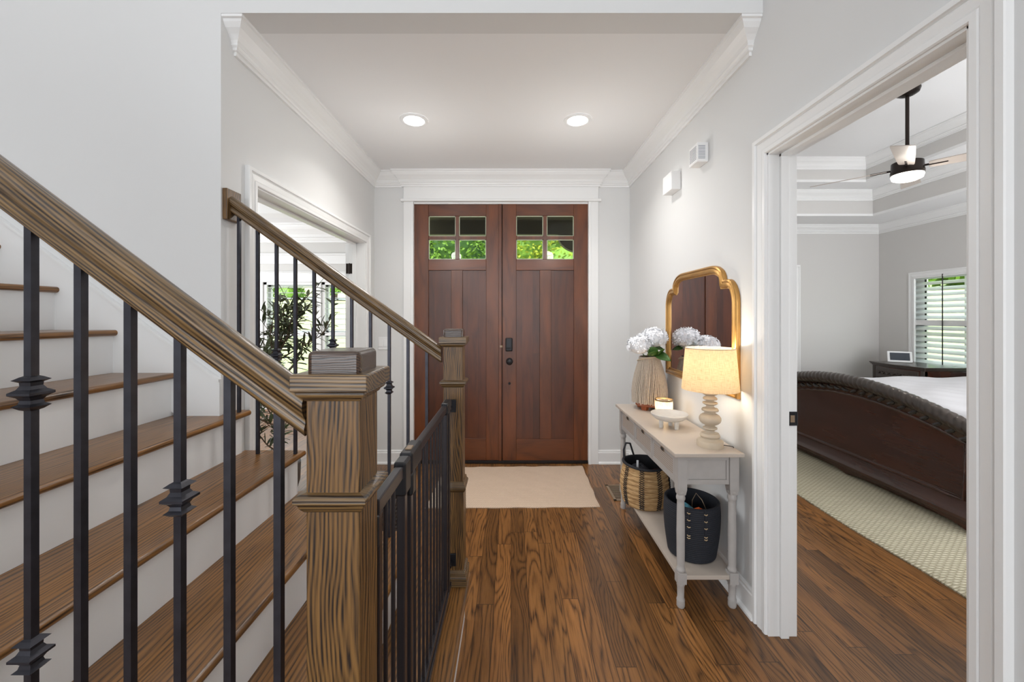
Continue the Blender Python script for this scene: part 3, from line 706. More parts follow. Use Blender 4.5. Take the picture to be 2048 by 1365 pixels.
# skirt board on the tall wall
def nl(x): return RISE*(1+(X1-x)/RUN)
xa, xb = XL+.004, nose(NS)-.3
poly = [(xa, nl(xa)-.16), (xa, nl(xa)+.10), (xb, nl(xb)+.10), (xb, nl(xb)-.45)]
bm = B(); prism(bm, poly, 'Y', Y0-.014, Y0-.0005)
poly = [(xa, nl(xa)+.100), (xa, nl(xa)+.112), (xb, nl(xb)+.112), (xb, nl(xb)+.100)]
prism(bm, poly, 'Y', Y0-.020, Y0-.0005)
obj('skirt_board', bm, M['trim'], st, label='white sloping skirt board')

# ------------------------------------------------------------------ railings
RP = [(0, 0), (.019, 0), (.0225, .006), (.0225, .010), (.018, .016), (.0185, .022), (.026, .029), (.0295, .037), (.029, .046), (.024, .053), (.016, .058), (.008, .0605), (0, .061)]
RP = RP + [(-a, b) for a, b in reversed(RP[1:-1])]
KN = [(.0063, -.031), (.010, -.029), (.0165, -.023), (.011, -.019), (.0095, -.013), (.0125, -.008), (.0195, -.003), (.0195, .001), (.0125, .006), (.0095, .012), (.010, .018), (.0165, .022), (.010, .027), (.0063, .029)]
KN = [(a*1.0, b) for a, b in KN]
def railing(tag_, cx, cy, s, slope, zref, xref, xend, label, xb0, nb, knucks, rosette=None, lens=None):
    t = thing('stair_railing', label, 'railing', (cx, cy, RISE))
    h = s/2
    # newel
    z1 = 1.333
    bm = B(); box(bm, cx-h, cx+h, cy-h, cy+h, .60, 1.262); box(bm, cx-h-.004, cx+h+.004, cy-h-.004, cy+h+.004, RISE+.001, .62)
    nw = obj('newel_post', bm, M['oakz'], t, bevel=.0025)
    c = (cx, cy, 0)
    bm = sqlathe(B(), [(h, 1.252), (h+.003, 1.254), (h+.005, 1.258), (h+.009, 1.260), (h+.012, 1.264), (h+.011, 1.268), (h+.0175, 1.270), (h+.0175, 1.2945), (h+.015, 1.297), (h, 1.297)], c)
    obj('cap_moulding', bm, M['oakx'], nw, bevel=.001)
    bm = B(); box(bm, cx-h, cx+h, cy-h, cy+h, 1.272, z1)
    obj('cap_block', bm, M['oakend'], nw, bevel=.009, seg=4, label='rounded dark end grain cap block')
    bm = sqlathe(B(), [(h, 1.072), (h+.003, 1.073), (h+.008, 1.080), (h+.010, 1.086), (h+.015, 1.090), (h+.015, 1.097), (h+.011, 1.101), (h, 1.1035)], c)
    obj('collar', bm, M['oakx'], nw, bevel=.0008)
    bm = sqlathe(B(), [(h+.004, .604), (h+.010, .612), (h+.014, .620), (h+.014, .628), (h+.008, .636), (h+.006, .648), (h, .652)], c)
    obj('lower_moulding', bm, M['oakx'], nw, bevel=.0008)
    bm = sqlathe(B(), [(h+.018, RISE+.001), (h+.018, RISE+.036), (h+.013, RISE+.044), (h+.012, RISE+.058), (h+.004, RISE+.068)], c)
    obj('base_moulding', bm, M['oakx'], nw, bevel=.001)
    # handrail, built along its own length
    ph = math.atan(slope); x0 = cx-h+.004
    zc = zref-slope*(x0-xref)
    off = .0305
    p0 = Vector((x0-math.sin(ph)*off, cy, zc-math.cos(ph)*off))
    L = (x0-xend)/math.cos(ph)
    bm = B(); r0 = []; r1 = []
    for a, b in RP:
        # plumb cut at both ends
        sh = b*math.tan(ph)
        r0.append(bm.verts.new((-sh+.0+(.061*math.tan(ph) if False else 0), a, b))); r1.append(bm.verts.new((-L-sh*1.0, a, b)))
    for v in r0: v.co.x = -(v.co.z)*math.tan(ph)*-1 if False else v.co.x
    ring_faces(bm, r0, r1); bm.faces.new(r0); bm.faces.new(r1)
    bmesh.ops.recalc_face_normals(bm, faces=bm.faces)
    me = bpy.data.meshes.new('handrail'); bm.to_mesh(me); bm.free(); me.materials.append(M['oakx'])
    for p in me.polygons: p.use_smooth = True
    me.set_sharp_from_angle(angle=math.radians(50))
    o = bpy.data.objects.new('handrail', me); COL.objects.link(o); o.parent = t
    o.location = p0-Vector((cx, cy, RISE))+Vector((math.sin(ph)*0, 0, 0)); o.rotation_euler = (0, ph, 0); ORG[o.name] = Vector((0, 0, 0))
    hb = .00625
    for i in range(nb):
        x = xb0-i*RUN/3
        k = int((X1-x)/RUN)+1; zb = RISE*k
        zt = zref-slope*(x-xref)-off/math.cos(ph)+.012
        b_ = obj('baluster', boxb(x-hb, x+hb, cy-hb, cy+hb, zb+.0005, zt), M['iron'], t, label='black square iron baluster')
        for zk in knucks.get(i, []):
            obj('knuckle', sqlathe(B(), KN, (x, cy, zk)), M['iron'], b_, smooth=False)
    if rosette:
        y0, y1, z0, z1_ = rosette
        obj('rosette', boxb(XL+.0005, XL+.022, y0, y1, z0, z1_), M['oakz'], t, bevel=.003, label='oak wall block holding the handrail')
    return t
railing('near', -.2895, .69, .087, .748, 1.434, -.626, -2.05, 'nearest oak and iron stair railing with large square newel', -.402, 19, {2: [1.076], 5: [1.258, .805], 8: [1.40], 11: [1.85, 1.35]})
railing('far', -.2589, 1.82, .087, .718, 1.600, -.8505, -1.275, 'farther stair railing in front of the entry doors, with small looking newel', -.385, 11, {2: [1.065], 5: [1.258, .805], 8: [1.214]}, (1.777, 1.872, 1.825, 1.965))

# ------------------------------------------------------------------ safety gate
gx = -.268
g = thing('safety_gate', 'black metal safety gate closing the stairs between two newels', 'gate', (gx, 1.25, RISE))
bz0, bz1 = .215, 1.03
def rail_(x0, x1, y0, y1, z0, z1, name, par, m='gatem', bev=.003, **k): return obj(name, boxb(x0, x1, y0, y1, z0, z1), M[m], par, bevel=bev, **k)
hw = .010
fr = rail_(gx-hw, gx+hw, .78, 1.73, bz0, bz0+.022, 'bottom_bar', g)
lp = B(); box(lp, gx-hw, gx+hw, .78, .992, bz1-.03, bz1); box(lp, gx-hw, gx+hw, .966, .992, bz0+.02, bz1-.028); box(lp, gx-hw, gx+hw, .78, .802, bz0+.02, bz1-.028)
fx = obj('fixed_panel', lp, M['gatem'], g, bevel=.003)
for y in (.850, .905): obj('bar', tube(B(), [(gx, y, bz0+.02), (gx, y, bz1-.03)], .0050, 10), M['gatem'], fx, smooth=True)
dp = B(); box(dp, gx-hw, gx+hw, 1.028, 1.63, bz1-.028, bz1); box(dp, gx-hw, gx+hw, 1.028, 1.052, bz0+.05, bz1-.026); box(dp, gx-hw, gx+hw, 1.606, 1.63, bz0+.05, bz1-.026); box(dp, gx-hw, gx+hw, 1.052, 1.606, bz0+.05, bz0+.07)
dg = obj('gate_leaf', dp, M['gatem'], g, bevel=.003)
for i in range(9):
    y = 1.052+(i+1)*.0554; obj('bar', tube(B(), [(gx, y, bz0+.06), (gx, y, bz1-.027)], .0045, 10), M['gatem'], dg, smooth=True)
rp = B(); box(rp, gx-hw, gx+hw, 1.66, 1.73, bz1-.028, bz1); box(rp, gx-hw, gx+hw, 1.66, 1.684, bz0+.02, bz1-.026)
rpo = obj('end_panel', rp, M['gatem'], g, bevel=.003)
rail_(gx-.006, gx+.006, 1.705, 1.72, bz0+.02, bz1-.026, 'bar', rpo)
lt = B(); box(lt, gx-.015, gx+.015, .955, 1.010, bz1-.075, bz1+.008)
obj('latch_housing', lt, M['black'], g, bevel=.006, label='moulded black latch cover')
lt = B(); box(lt, gx-.017, gx+.017, 1.012, 1.125, bz1-.045, bz1+.012); box(lt, gx-.018, gx+.018, 1.012, 1.05, bz1-.10, bz1-.04)
la = obj('latch_handle', lt, M['black'], g, bevel=.007, seg=3, label='black release handle')
rail_(gx-.008, gx+.008, 1.035, 1.065, bz1+.011, bz1+.016, 'latch_button', la, 'vent', .002, label='grey release button')
lt = B(); box(lt, gx-.014, gx+.014, 1.60, 1.69, bz1-.04, bz1+.008)
obj('hinge_cover', lt, M['black'], g, bevel=.006)
for z in (.985, .30):
    br = B(); box(br, gx-.024, gx+.024, 1.767, 1.775, z-.022, z+.034); tube(br, [(gx, 1.728, z), (gx, 1.768, z)], .010, 12)
    obj('wall_cup', br, M['black'], g, bevel=.002)
    br = B(); box(br, gx-.024, gx+.024, .7345, .742, z-.022, z+.034); tube(br, [(gx, .741, z), (gx, .782, z)], .010, 12)
    obj('wall_cup', br, M['black'], g, bevel=.002)

# ------------------------------------------------------------------ recessed lights
for (x, y, lab) in ((-.666, 2.734, 'round recessed ceiling light on the stair side of the foyer'), (.457, 2.734, 'round recessed ceiling light on the console table side of the foyer')):
    t = thing('recessed_light', lab, 'ceiling light', (x, y, CE-.004), group='recessed foyer lights')
    obj('trim_ring', lathe(B(), [(.070, .004), (.070, -.004), (.080, -.008), (.095, -.004), (.096, .0035)], (x, y, CE-.004), 40, cap=False), M['white'], t, smooth=True)
    obj('diffuser', lathe(B(), [(.0, -.001), (.071, -.001), (.071, .003), (0, .003)], (x, y, CE-.004), 32, cap=False), M['lamp_on'], t)
    lamp('ceiling_fill', 'POINT', (x, y, CE-.62), (0, 0, 0), 5, (1, .985, .97), shadow_soft_size=.06)  # added point lamp hanging below the fixture to brighten the ceiling
    lamp('recessed_beam', 'AREA', (x, y, CE-.02), (0, 0, 0), 5.5, (1, .97, .93), .13, spread=math.radians(130))

# ------------------------------------------------------------------ small wall devices
def wallbox2(name, y0, y1, z0, z1, x0, label, cat, slots=False):
    t = thing(name, label, cat, (XR, (y0+y1)/2, z0))
    b_ = obj('housing', boxb(x0, XR-.0005, y0, y1, z0, z1), M['white'], t, bevel=.004)
    if slots:
        for i in range(9):
            z = z0+.018+i*.0088
            bm = B(); box(bm, x0-.0006, x0+.001, y0+.012, y1-.012, z, z+.0028); box(bm, x0+.006, XR-.02, y0-.0006, y0+.001, z, z+.0028)
            obj('vent_slot', bm, M['slot'], b_)
    return t
M['slot'] = plain('shadow_grey_slot', srgb(120, 124, 140), .7)
wallbox2('chime_box', 2.254, 2.362, 2.268, 2.378, 1.055, 'white wall box with horizontal vent slots near the crown moulding', 'wall device', True)
wallbox2('sensor_box', 2.62, 2.768, 2.228, 2.349, 1.055, 'plain white wall box farther from the viewer, above the mirror', 'wall device')
sx, sz = (766.5-1022)*YD/F, CZ-(687-633)*YD/F
t = thing('light_switch', 'white double light switch beside the entry doors', 'light switch', (sx, YD, sz-.06))
pl = obj('plate', boxb(sx-.046, sx+.046, YD-.006, YD-.0003, sz-.06, sz+.06), M['white'], t, bevel=.003)
for dx in (-.022, .022): obj('rocker', boxb(sx+dx-.016, sx+dx+.016, YD-.010, YD-.005, sz-.033, sz+.033), M['white'], t, bevel=.002)
# floor vent
t = thing('floor_vent', 'tan metal floor register in the boards beside the console table', 'floor vent', (.86, 3.14, 0))
bm = B()
vx0, vx1, vy0, vy1 = .775, .905, 2.99, 3.27
for r in ((vx0, vx1, vy0, vy0+.02), (vx0, vx1, vy1-.02, vy1), (vx0, vx0+.02, vy0, vy1), (vx1-.02, vx1, vy0, vy1)): box(bm, r[0], r[1], r[2], r[3], .0005, .006)
obj('frame', bm, M['vent'], t, bevel=.001)
bm = B()
for i in range(12): box(bm, vx0+.02, vx1-.02, vy0+.028+i*.0195, vy0+.036+i*.0195, .001, .0045)
obj('grille', bm, M['vent'], t)
obj('duct', boxb(vx0+.02, vx1-.02, vy0+.02, vy1-.02, .0004, .0012), M['ventdark'], t)

# ------------------------------------------------------------------ rugs
def rug(name, mat, poly, th, label, wav=.004, seed=1, n=(60, 40)):
    """slab over a bilinear quad poly (4 corners), gently uneven edges"""
    rnd = random.Random(seed); bm = B(); nx, ny = n; P = [Vector((a, b, 0)) for a, b in poly]
    def pt(u, v):
        p = (P[0]*(1-u)+P[1]*u)*(1-v)+(P[3]*(1-u)+P[2]*u)*v
        p.x += wav*math.sin(v*21+1)*(1 if u > .5 else -1)*(abs(u-.5)*2)**6; p.y += wav*math.sin(u*27)*(abs(v-.5)*2)**6
        return p
    top = []; bot = []
    for j in range(ny+1):
        rt = []; rb = []
        for i in range(nx+1):
            p = pt(i/nx, j/ny); e = min(i, nx-i, j, ny-j)
            z = th*(.55 if e == 0 else 1)+.0012*math.sin(i*.7)*math.sin(j*.9)
            rt.append(bm.verts.new((p.x, p.y, z))); rb.append(bm.verts.new((p.x, p.y, .0006)))
        top.append(rt); bot.append(rb)
    for j in range(ny):
        for i in range(nx):
            bm.faces.new((top[j][i], top[j][i+1], top[j+1][i+1], top[j+1][i])); bm.faces.new((bot[j][i], bot[j+1][i], bot[j+1][i+1], bot[j][i+1]))
    for i in range(nx):
        bm.faces.new((top[0][i], bot[0][i], bot[0][i+1], top[0][i+1])); bm.faces.new((top[ny][i], top[ny][i+1], bot[ny][i+1], bot[ny][i]))
    for j in range(ny):
        bm.faces.new((top[j][0], top[j+1][0], bot[j+1][0], bot[j][0])); bm.faces.new((top[j][nx], bot[j][nx], bot[j+1][nx], top[j+1][nx]))
    return obj(name, bm, mat, None, smooth=True, label=label, cat='rug')
rug('entry_rug', M['jute'], [(-.62, 2.87), (.645, 2.89), (.66, 3.68), (-.60, 3.65)], .010, 'beige braided entry rug in front of the wooden doors', .003)
rug('bedroom_rug', M['bedrug'], [(2.235, 1.35), (3.6, 1.35), (3.6, 5.3), (2.205, 5.3)], .016, 'chunky cream woven rug under the foot of the bed', .008, n=(40, 160))
# ------------------------------------------------------------------ console table
t = thing('console_table', 'long greige console table with cane drawer fronts and lower shelf', 'console table', (.93, 2.39, 0))
TX_0, TX_1, TY_0, TY_1, TZ = .766, 1.094, 1.860, 2.920, .747
obj('tabletop', boxb(TX_0, TX_1, TY_0, TY_1, TZ-.019, TZ), M['table_top'], t, bevel=.004, seg=3)
lx = [(.790, .833), (1.036, 1.079)]; ly = [(1.882, 1.925), (2.857, 2.900)]
for a, b in lx:
    for c_, d_ in ly:
        cx, cy = (a+b)/2, (c_+d_)/2
        bm = B(); box(bm, a, b, c_, d_, .568, TZ-.019)
        sqlathe(bm, [(.017, .540), (.0215, .568)], (cx, cy, 0))
        lathe(bm, [(.016, .568), (.0195, .560), (.021, .552), (.0195, .545), (.017, .541), (.019, .534), (.021, .524), (.020, .516), (.0165, .510), (.0170, .50), (.0190, .36), (.0180, .21), (.0165, .192), (.020, .186), (.021, .180), (.0195, .174), (.016, .170)], (cx, cy, 0), 24)
        box(bm, a+.001, b-.001, c_+.001, d_-.001, .118, .172)
        lathe(bm, [(.016, .120), (.0185, .112), (.0185, .106), (.0165, .102), (.0155, .045), (.0185, .040), (.0195, .034), (.0180, .028), (.0190, .020), (.0185, .006), (.015, .0)], (cx, cy, 0), 24)
        obj('leg', bm, M['greige'], t, smooth=True)
obj('shelf', boxb(.798, 1.070, 1.890, 2.892, .137, .157), M['table_top'], t, bevel=.002)
# end aprons with a recessed panel, back apron
for y0, y1, s in ((1.890, 1.902, -1), (2.880, 2.892, 1)):
    bm = B(); box(bm, .833, 1.036, y0, y1, .590, .612); box(bm, .833, 1.036, y0, y1, .705, .728); box(bm, .833, .845, y0, y1, .612, .705); box(bm, 1.024, 1.036, y0, y1, .612, .705)
    yy = (y0+.006, y1) if s < 0 else (y0, y1-.006)
    box(bm, .845, 1.024, yy[0], yy[1], .612, .705)
    obj('end_panel', bm, M['greige'], t, bevel=.0015)
obj('back_apron', boxb(1.062, 1.076, 1.925, 2.857, .590, .728), M['greige'], t)
obj('front_rail', (lambda b: (box(b, .796, .812, 1.925, 2.857, .580, .592), box(b, .796, .812, 1.925, 2.857, .718, .728), b)[-1])(B()), M['greige'], t, bevel=.001)
ys = [1.927, 2.236, 2.546, 2.855]
for i in range(3):
    y0, y1 = ys[i]+.003, ys[i+1]-.003
    bm = B()
    box(bm, .792, .806, y0, y1, .594, .612); box(bm, .792, .806, y0, y1, .693, .716); box(bm, .792, .806, y0, y0+.02, .612, .693); box(bm, .792, .806, y1-.02, y1, .612, .693)
    box(bm, .806, .99, y0+.005, y1-.005, .600, .604)
    dw = obj('drawer', bm, M['greige'], t, bevel=.0012)
    obj('cane_front', boxb(.7955, .803, y0+.018, y1-.018, .610, .695), M['cane'], dw, label='woven cane drawer front')
    ym = (y0+y1)/2
    bm = B(); prof = [(ym+.024*math.cos(a), .697+.010*math.sin(a)) for a in [2*PI*k/16 for k in range(16)]]
    prism(bm, prof, 'X', .7905, .7925)
    obj('finger_pull', bm, M['ventdark'], dw, label='dark oval finger pull slot')
    bm = B(); tube(bm, [(.7915, ym+.024*math.cos(a), .697+.010*math.sin(a)) for a in [2*PI*k/20 for k in range(20)]], .0022, 6, closed=True)
    obj('pull_rim', bm, M['vent'], dw, smooth=True)

# ------------------------------------------------------------------ table lamp
LX, LY = .985, 1.970
t = thing('table_lamp', 'lit table lamp with turned pale wood base and linen shade on the console', 'table lamp', (LX, LY, TZ))
def hz(y): return (338-y)*.00087
prof = [(0, 0), (68, 338), (69, 330), (69, 308), (67, 302), (56, 298), (50, 294), (45, 288), (50, 284), (53, 276), (50, 268), (46, 262), (30, 258), (24, 252), (23, 246), (30, 242), (38, 236), (37, 230), (30, 226), (24, 222), (28, 216), (44, 208), (54, 198), (58, 186), (57, 174), (50, 162), (38, 154), (28, 150), (30, 142), (44, 136), (45, 130), (40, 122), (26, 118), (20, 112), (22, 104), (34, 99), (40, 94), (38, 88), (24, 84), (20, 80), (24, 76), (36, 72), (38, 66), (34, 60), (26, 55), (22, 48), (34, 44), (43, 38), (43, 30), (38, 26), (16, 24), (15, 4), (0, 4)]
pr = [(0, 0)] + [(a*.00087, hz(b)) for a, b in prof[1:]]
obj('turned_base', lathe(B(), pr, (LX, LY, TZ), 40, cap=False), M['lampb'], t, smooth=True)
obj('stem', tube(B(), [(LX, LY, TZ+.27), (LX, LY, TZ+.33)], .010, 12), M['brass'] if 'brass' in M else M['gold'], t, smooth=True)
zb, zt = 1.028, 1.232
obj('lamp_shade', lathe(B(), [(.1305, zb), (.1135, zt), (.1120, zt), (.1290, zb), (.1305, zb)], (LX, LY, 0), 64, cap=False), M['shade'], t, smooth=True, label='natural linen drum shade')
bm = B()
for z, r in ((zt, .1132),): tube(bm, [(LX+r*math.cos(a), LY+r*math.sin(a), z) for a in [2*PI*k/48 for k in range(48)]], .0022, 6, closed=True)
obj('shade_ring', bm, M['lampb'], t, smooth=True)
obj('bulb', lathe(B(), [(0, .045), (.018, .040), (.028, .022), (.028, .006), (.016, -.022), (.013, -.04), (0, -.04)], (LX, LY, 1.125), 20, cap=False), emis('lit_bulb', (1, .80, .52, 1), 9), t, smooth=True, label='glowing light bulb')
lamp('table_lamp_light', 'POINT', (LX, LY, 1.175), (0, 0, 0), 3.4, (1, .90, .74), shadow_soft_size=.03)
lamp('table_lamp_light_low', 'POINT', (LX, LY, 1.062), (0, 0, 0), 1.8, (1, .90, .74), shadow_soft_size=.03)
bm = tube(B(), [(LX+.05, LY-.02, TZ+.012), (LX+.075, LY-.035, TZ+.012), (LX+.098, LY-.03, TZ+.006), (1.1, LY-.02, TZ-.02), (1.104, LY-.01, .6), (1.106, LY+.02, .42)], .0022, 8)
obj('power_cord', bm, M['cord'], t, smooth=True)
# low cord to the outlet behind the navy basket
bm = tube(B(), [(1.108, 2.02, .40), (1.10, 2.0, .33), (1.10, 1.985, .26), (1.085, 1.99, .215), (1.10, 1.97, .17), (1.105, 1.96, .16)], .0028, 8)
obj('extension_cord', bm, M['cord'], None, smooth=True, label='thin dark cord hanging by the wall behind the navy basket', cat='cord')

# ------------------------------------------------------------------ mirror
MY, MB_, MT_ = 2.385, .985, 1.668
half = [(0, MT_)] + [(.18, MT_)] + [(.18+.145*math.sin(a), MT_-.088+.088*math.cos(a)) for a in [PI/2*k/8 for k in range(1, 9)]]
half += [(.352, MT_-.088)] + [(.352+.093*math.sin(a), MT_-.215+.127*math.cos(a)) for a in [PI/2*k/10 for k in range(1, 11)]] + [(.445, MB_)]
out = [(MY+a, b) for a, b in half[1:]] + [(MY-a, b) for a, b in reversed(half[1:])]
t = thing('wall_mirror', 'gilt framed mirror with a stepped arched top above the console', 'mirror', (XR, MY, MB_))
path = [(XR-.0008, a, b) for a, b in out]
FP = [(0, 0), (0, .016), (.003, .021), (.010, .024), (.016, .020), (.022, .024), (.032, .026), (.037, .021), (.040, .014), (.044, .016), (.048, .012), (.048, 0)]
bm = sweep(B(), path, [(a, b) for a, b in FP], (-1, 0, 0), closed=True)
# make sure the profile runs inwards
chk = min(v.co.y for v in bm.verts) < MY-.446
if chk:
    bm.free(); bm = sweep(B(), path, [(-a, b) for a, b in FP], (-1, 0, 0), closed=True)
obj('gilt_frame', bm, M['gold'], t, smooth=True)
inner = []
cx_, cz_ = MY, (MT_+MB_)/2
bm = B(); bm.faces.new([bm.verts.new((XR-.009, MY+(a-MY)*.925, cz_+(b-cz_)*.90)) for a, b in out])
e = bmesh.ops.extrude_face_region(bm, geom=bm.faces[:]); bmesh.ops.translate(bm, verts=[v for v in e['geom'] if isinstance(v, bmesh.types.BMVert)], vec=(.006, 0, 0))
obj('mirror_glass', bm, M['mirror'], t, label='mirror glass')

# ------------------------------------------------------------------ vase with flowers
VX, VY = .965, 2.775
t = thing('vase', 'macrame string wrapped vase on a terracotta foot at the far end of the console', 'vase', (VX, VY, TZ))
bm = lathe(B(), [(0, .050), (.088, .050), (.094, .030), (.092, .026), (0, .026)], (VX, VY, TZ), 36, cap=False)
for k in range(4):
    a = PI/4+k*PI/2; c_ = (VX+.066*math.cos(a), VY+.066*math.sin(a), TZ)
    sqlathe(bm, [(.016, .0005), (.021, .030)], c_, a)
obj('footed_base', bm, M['terra'], t, smooth=True, label='orange brown footed stand')
VP = [(0, .048), (.098, .050), (.108, .075), (.113, .12), (.108, .18), (.094, .25), (.074, .315), (.064, .350), (.062, .365), (.054, .365), (.056, .34), (.060, .30), (0, .28)]
obj('vase_body', lathe(B(), VP, (VX, VY, TZ), 40, cap=False), M['bark'], t, smooth=True)
bm = B(); rnd = random.Random(3)
for i in range(84):
    a = 2*PI*i/84; ph = rnd.uniform(-.015, .015); pts = []
    for (r, z) in ((.066, .362), (.072, .335), (.086, .29), (.100, .24), (.112, .18), (.118, .12), (.117, .085), (.114+rnd.uniform(0, .005), .047+rnd.uniform(-.004, .006))):
        aa = a+ph*math.sin(z*30+i); pts.append((VX+r*math.cos(aa), VY+r*math.sin(aa), TZ+z))
    tube(bm, pts, .0026+rnd.uniform(0, .0012), 5)
obj('string_fringe', bm, M['string'], t, smooth=True, label='hanging jute string fringe')
bm = tube(B(), [(VX+.0785*math.cos(a), VY+.0785*math.sin(a), TZ+.345+.020*math.cos(a-1.9+PI)) for a in [2*PI*k/32 for k in range(32)]], .005, 8, closed=True)
obj('rope_ring', bm, M['lampb'], t, smooth=True)
def bloom(name, c, R, stem_to, label, seed, leaves=()):
    rnd = random.Random(seed); t = thing(name, label, 'flower', c, group='white hydrangeas in the wrapped vase')
    bm = B()
    def floret(p, nrm, s):
        nrm = nrm.normalized(); u = nrm.orthogonal().normalized(); u.rotate(Matrix.Rotation(rnd.uniform(0, PI), 3, nrm)); v = nrm.cross(u)
        for k in range(4):
            a = k*PI/2; d1 = u*math.cos(a)+v*math.sin(a); d2 = u*math.cos(a+PI/2)+v*math.sin(a+PI/2)
            up = nrm*s*rnd.uniform(.0, .35)
            q = [p, p+d1*s*.75+d2*s*-.38+up*.6, p+d1*s*1.15+up, p+d1*s*.75+d2*s*.38+up*.6]
            bm.faces.new([bm.verts.new(x) for x in q])
    C0 = Vector(c)
    for i in range(190):
        z = rnd.uniform(-.55, 1); a = rnd.uniform(0, 2*PI); rr = math.sqrt(max(0, 1-z*z)); n = Vector((rr*math.cos(a), rr*math.sin(a), z))
        floret(C0+Vector((n.x*R, n.y*R, n.z*R*.82))*rnd.uniform(.9, 1.05), n+Vector((rnd.uniform(-.3, .3), rnd.uniform(-.3, .3), rnd.uniform(-.3, .3))), rnd.uniform(.014, .019))
    lathe(bm, [(max(.001, R*.88*math.sin(PI*k/8)), -R*.74*math.cos(PI*k/8)) for k in range(9)], c, 16, cap=False)
    obj('flower_head', bm, M['petal'], t, label='round white flower head')
    obj('stem', tube(B(), [C0-Vector((0, 0, R*.5)), (C0+Vector(stem_to))/2+Vector((0, 0, -.01)), stem_to], .003, 6), M['leafb'], t, smooth=True)
    for (p0, d, L, W) in leaves:
        p0 = Vector(p0); d = Vector(d).normalized(); sd = d.cross(Vector((0, 0, 1))).normalized(); sd.rotate(Matrix.Rotation(.75 if d.z < .7 else 0, 3, d)); bm = B(); rows = []
        for k in range(9):
            f = k/8; w_ = W*math.sin(PI*min(1, f*.92+.06))**.8*(1-f*.25); p = p0+d*L*f+Vector((0, 0, -.35*L*f*f))
            rows.append([bm.verts.new(p-sd*w_+Vector((0, 0, .006))), bm.verts.new(p), bm.verts.new(p+sd*w_+Vector((0, 0, .006)))])
        for a_, b_ in zip(rows, rows[1:]):
            for q in (0, 1): bm.faces.new((a_[q], a_[q+1], b_[q+1], b_[q]))
        o = obj('leaf', bm, M['leafb'], t, smooth=True, label='broad green leaf')
        md = o.modifiers.new('thick', 'SOLIDIFY'); md.thickness = .0012
    return t
nk = (VX, VY, TZ+.33)
bloom('hydrangea', (VX-.085, VY-.045, 1.190), .080, (VX-.02, VY-.01, TZ+.34), 'white hydrangea drooping at the left of the vase', 1, [((VX+.03, VY-.08, 1.120), (-.9, -.5, .55), .115, .036)])
bloom('hydrangea', (VX+.035, VY+.0, 1.240), .086, nk, 'tallest white hydrangea over the middle of the vase', 2, [((VX-.015, VY-.10, 1.120), (-.05, -.30, 1.3), .10, .040), ((VX+.03, VY-.09, 1.120), (.35, -.4, 1.0), .09, .034), ((VX+.01, VY-.07, 1.125), (.75, -.8, .05), .115, .040)])
bloom('hydrangea', (VX+.010, VY+.075, 1.215), .078, nk, 'white hydrangea farthest back in the vase, nearest the mirror edge', 3, [((VX+.05, VY+.02, 1.16), (1, .25, .2), .07, .026)])

# ------------------------------------------------------------------ candle holder, bowl
c = (.972, 2.53, TZ)
t = thing('candle_holder', 'lit candle in a ribbed glass with a gold rim on the console', 'candle', c)
rf = lambda r, z, a: r*(1+.018*math.cos(a*36))
obj('glass_cup', lathe(B(), [(0, .001), (.050, .001), (.053, .006), (.053, .112), (.050, .112), (.050, .010), (0, .010)], c, 144, cap=False, fn=rf), M['ribglass'], t, smooth=True)
cw = emis('glowing_wax', (1, .80, .50, 1), .9)
obj('wax', lathe(B(), [(0, .012), (.044, .012), (.044, .062), (.03, .060), (0, .059)], c, 32, cap=False), cw, t, smooth=True, label='glowing cream wax')
obj('flame', lathe(B(), [(0, .064), (.004, .068), (.006, .075), (.004, .086), (0, .096)], c, 12, cap=False), M['flame'], t, smooth=True)
obj('gold_rim', lathe(B(), [(.0495, .108), (.0555, .108), (.0560, .116), (.054, .118), (.0495, .116), (.0495, .108)], c, 48, cap=False), M['brass'], t, smooth=True, label='gold metal rim')
lamp('candle_light', 'POINT', (c[0], c[1], TZ+.085), (0, 0, 0), .55, (1, .66, .34), shadow_soft_size=.012)
c = (.915, 2.300, TZ)
t = thing('footed_bowl', 'shallow speckled ceramic bowl on three stubby feet on the console', 'bowl', c)
obj('bowl', lathe(B(), [(0, .040), (.050, .042), (.080, .052), (.098, .068), (.1025, .082), (.1005, .084), (.094, .074), (.075, .060), (.045, .052), (0, .050)], c, 48, cap=False), M['ceramic'], t, smooth=True)
for k in range(3):
    a = -PI/2+.55+k*2*PI/3; q = (c[0]+.048*math.cos(a), c[1]+.048*math.sin(a), TZ)
    obj('foot', lathe(B(), [(0, .0005), (.0105, .0005), (.0115, .004), (.0125, .044), (0, .044)], q, 20, cap=False), M['ceramic'], t, smooth=True)

# ------------------------------------------------------------------ baskets
SH = .157
c = (.885, 2.640, SH)
t = thing('seagrass_basket', 'straw coloured woven basket with black cross stitching on the console shelf', 'basket', c)
prof = [(0, .001), (.128, .001)]
nrow = 9; H = .262
for i in range(nrow):
    for k in range(6):
        z = .003+(i+k/6)*H/nrow; f = z/H; prof.append((.132+.020*math.sin(PI*min(f*1.05, 1))+.006*math.sin(PI*k/6), z))
prof += [(.136, H), (.128, H), (.130, H-.05), (.122, .012), (0, .012)]
obj('woven_body', lathe(B(), prof, c, 64, cap=False), M['straw'], t, smooth=True)
obj('black_rim', tube(B(), [(c[0]+.136*math.cos(a), c[1]+.136*math.sin(a), SH+H+.002+.004*math.cos(2*a)) for a in [2*PI*k/48 for k in range(48)]], .009, 8, closed=True), M['dark_cloth'], t, smooth=True, label='black fabric rim')
obj('lining', lathe(B(), [(.128, H), (.124, .14), (.118, .016), (0, .016)], c, 40, cap=False), M['dark_cloth'], t, smooth=True, label='black lining')
bm = B()
def brad(z): f = z/H; return .1395+.020*math.sin(PI*min(f*1.05, 1))
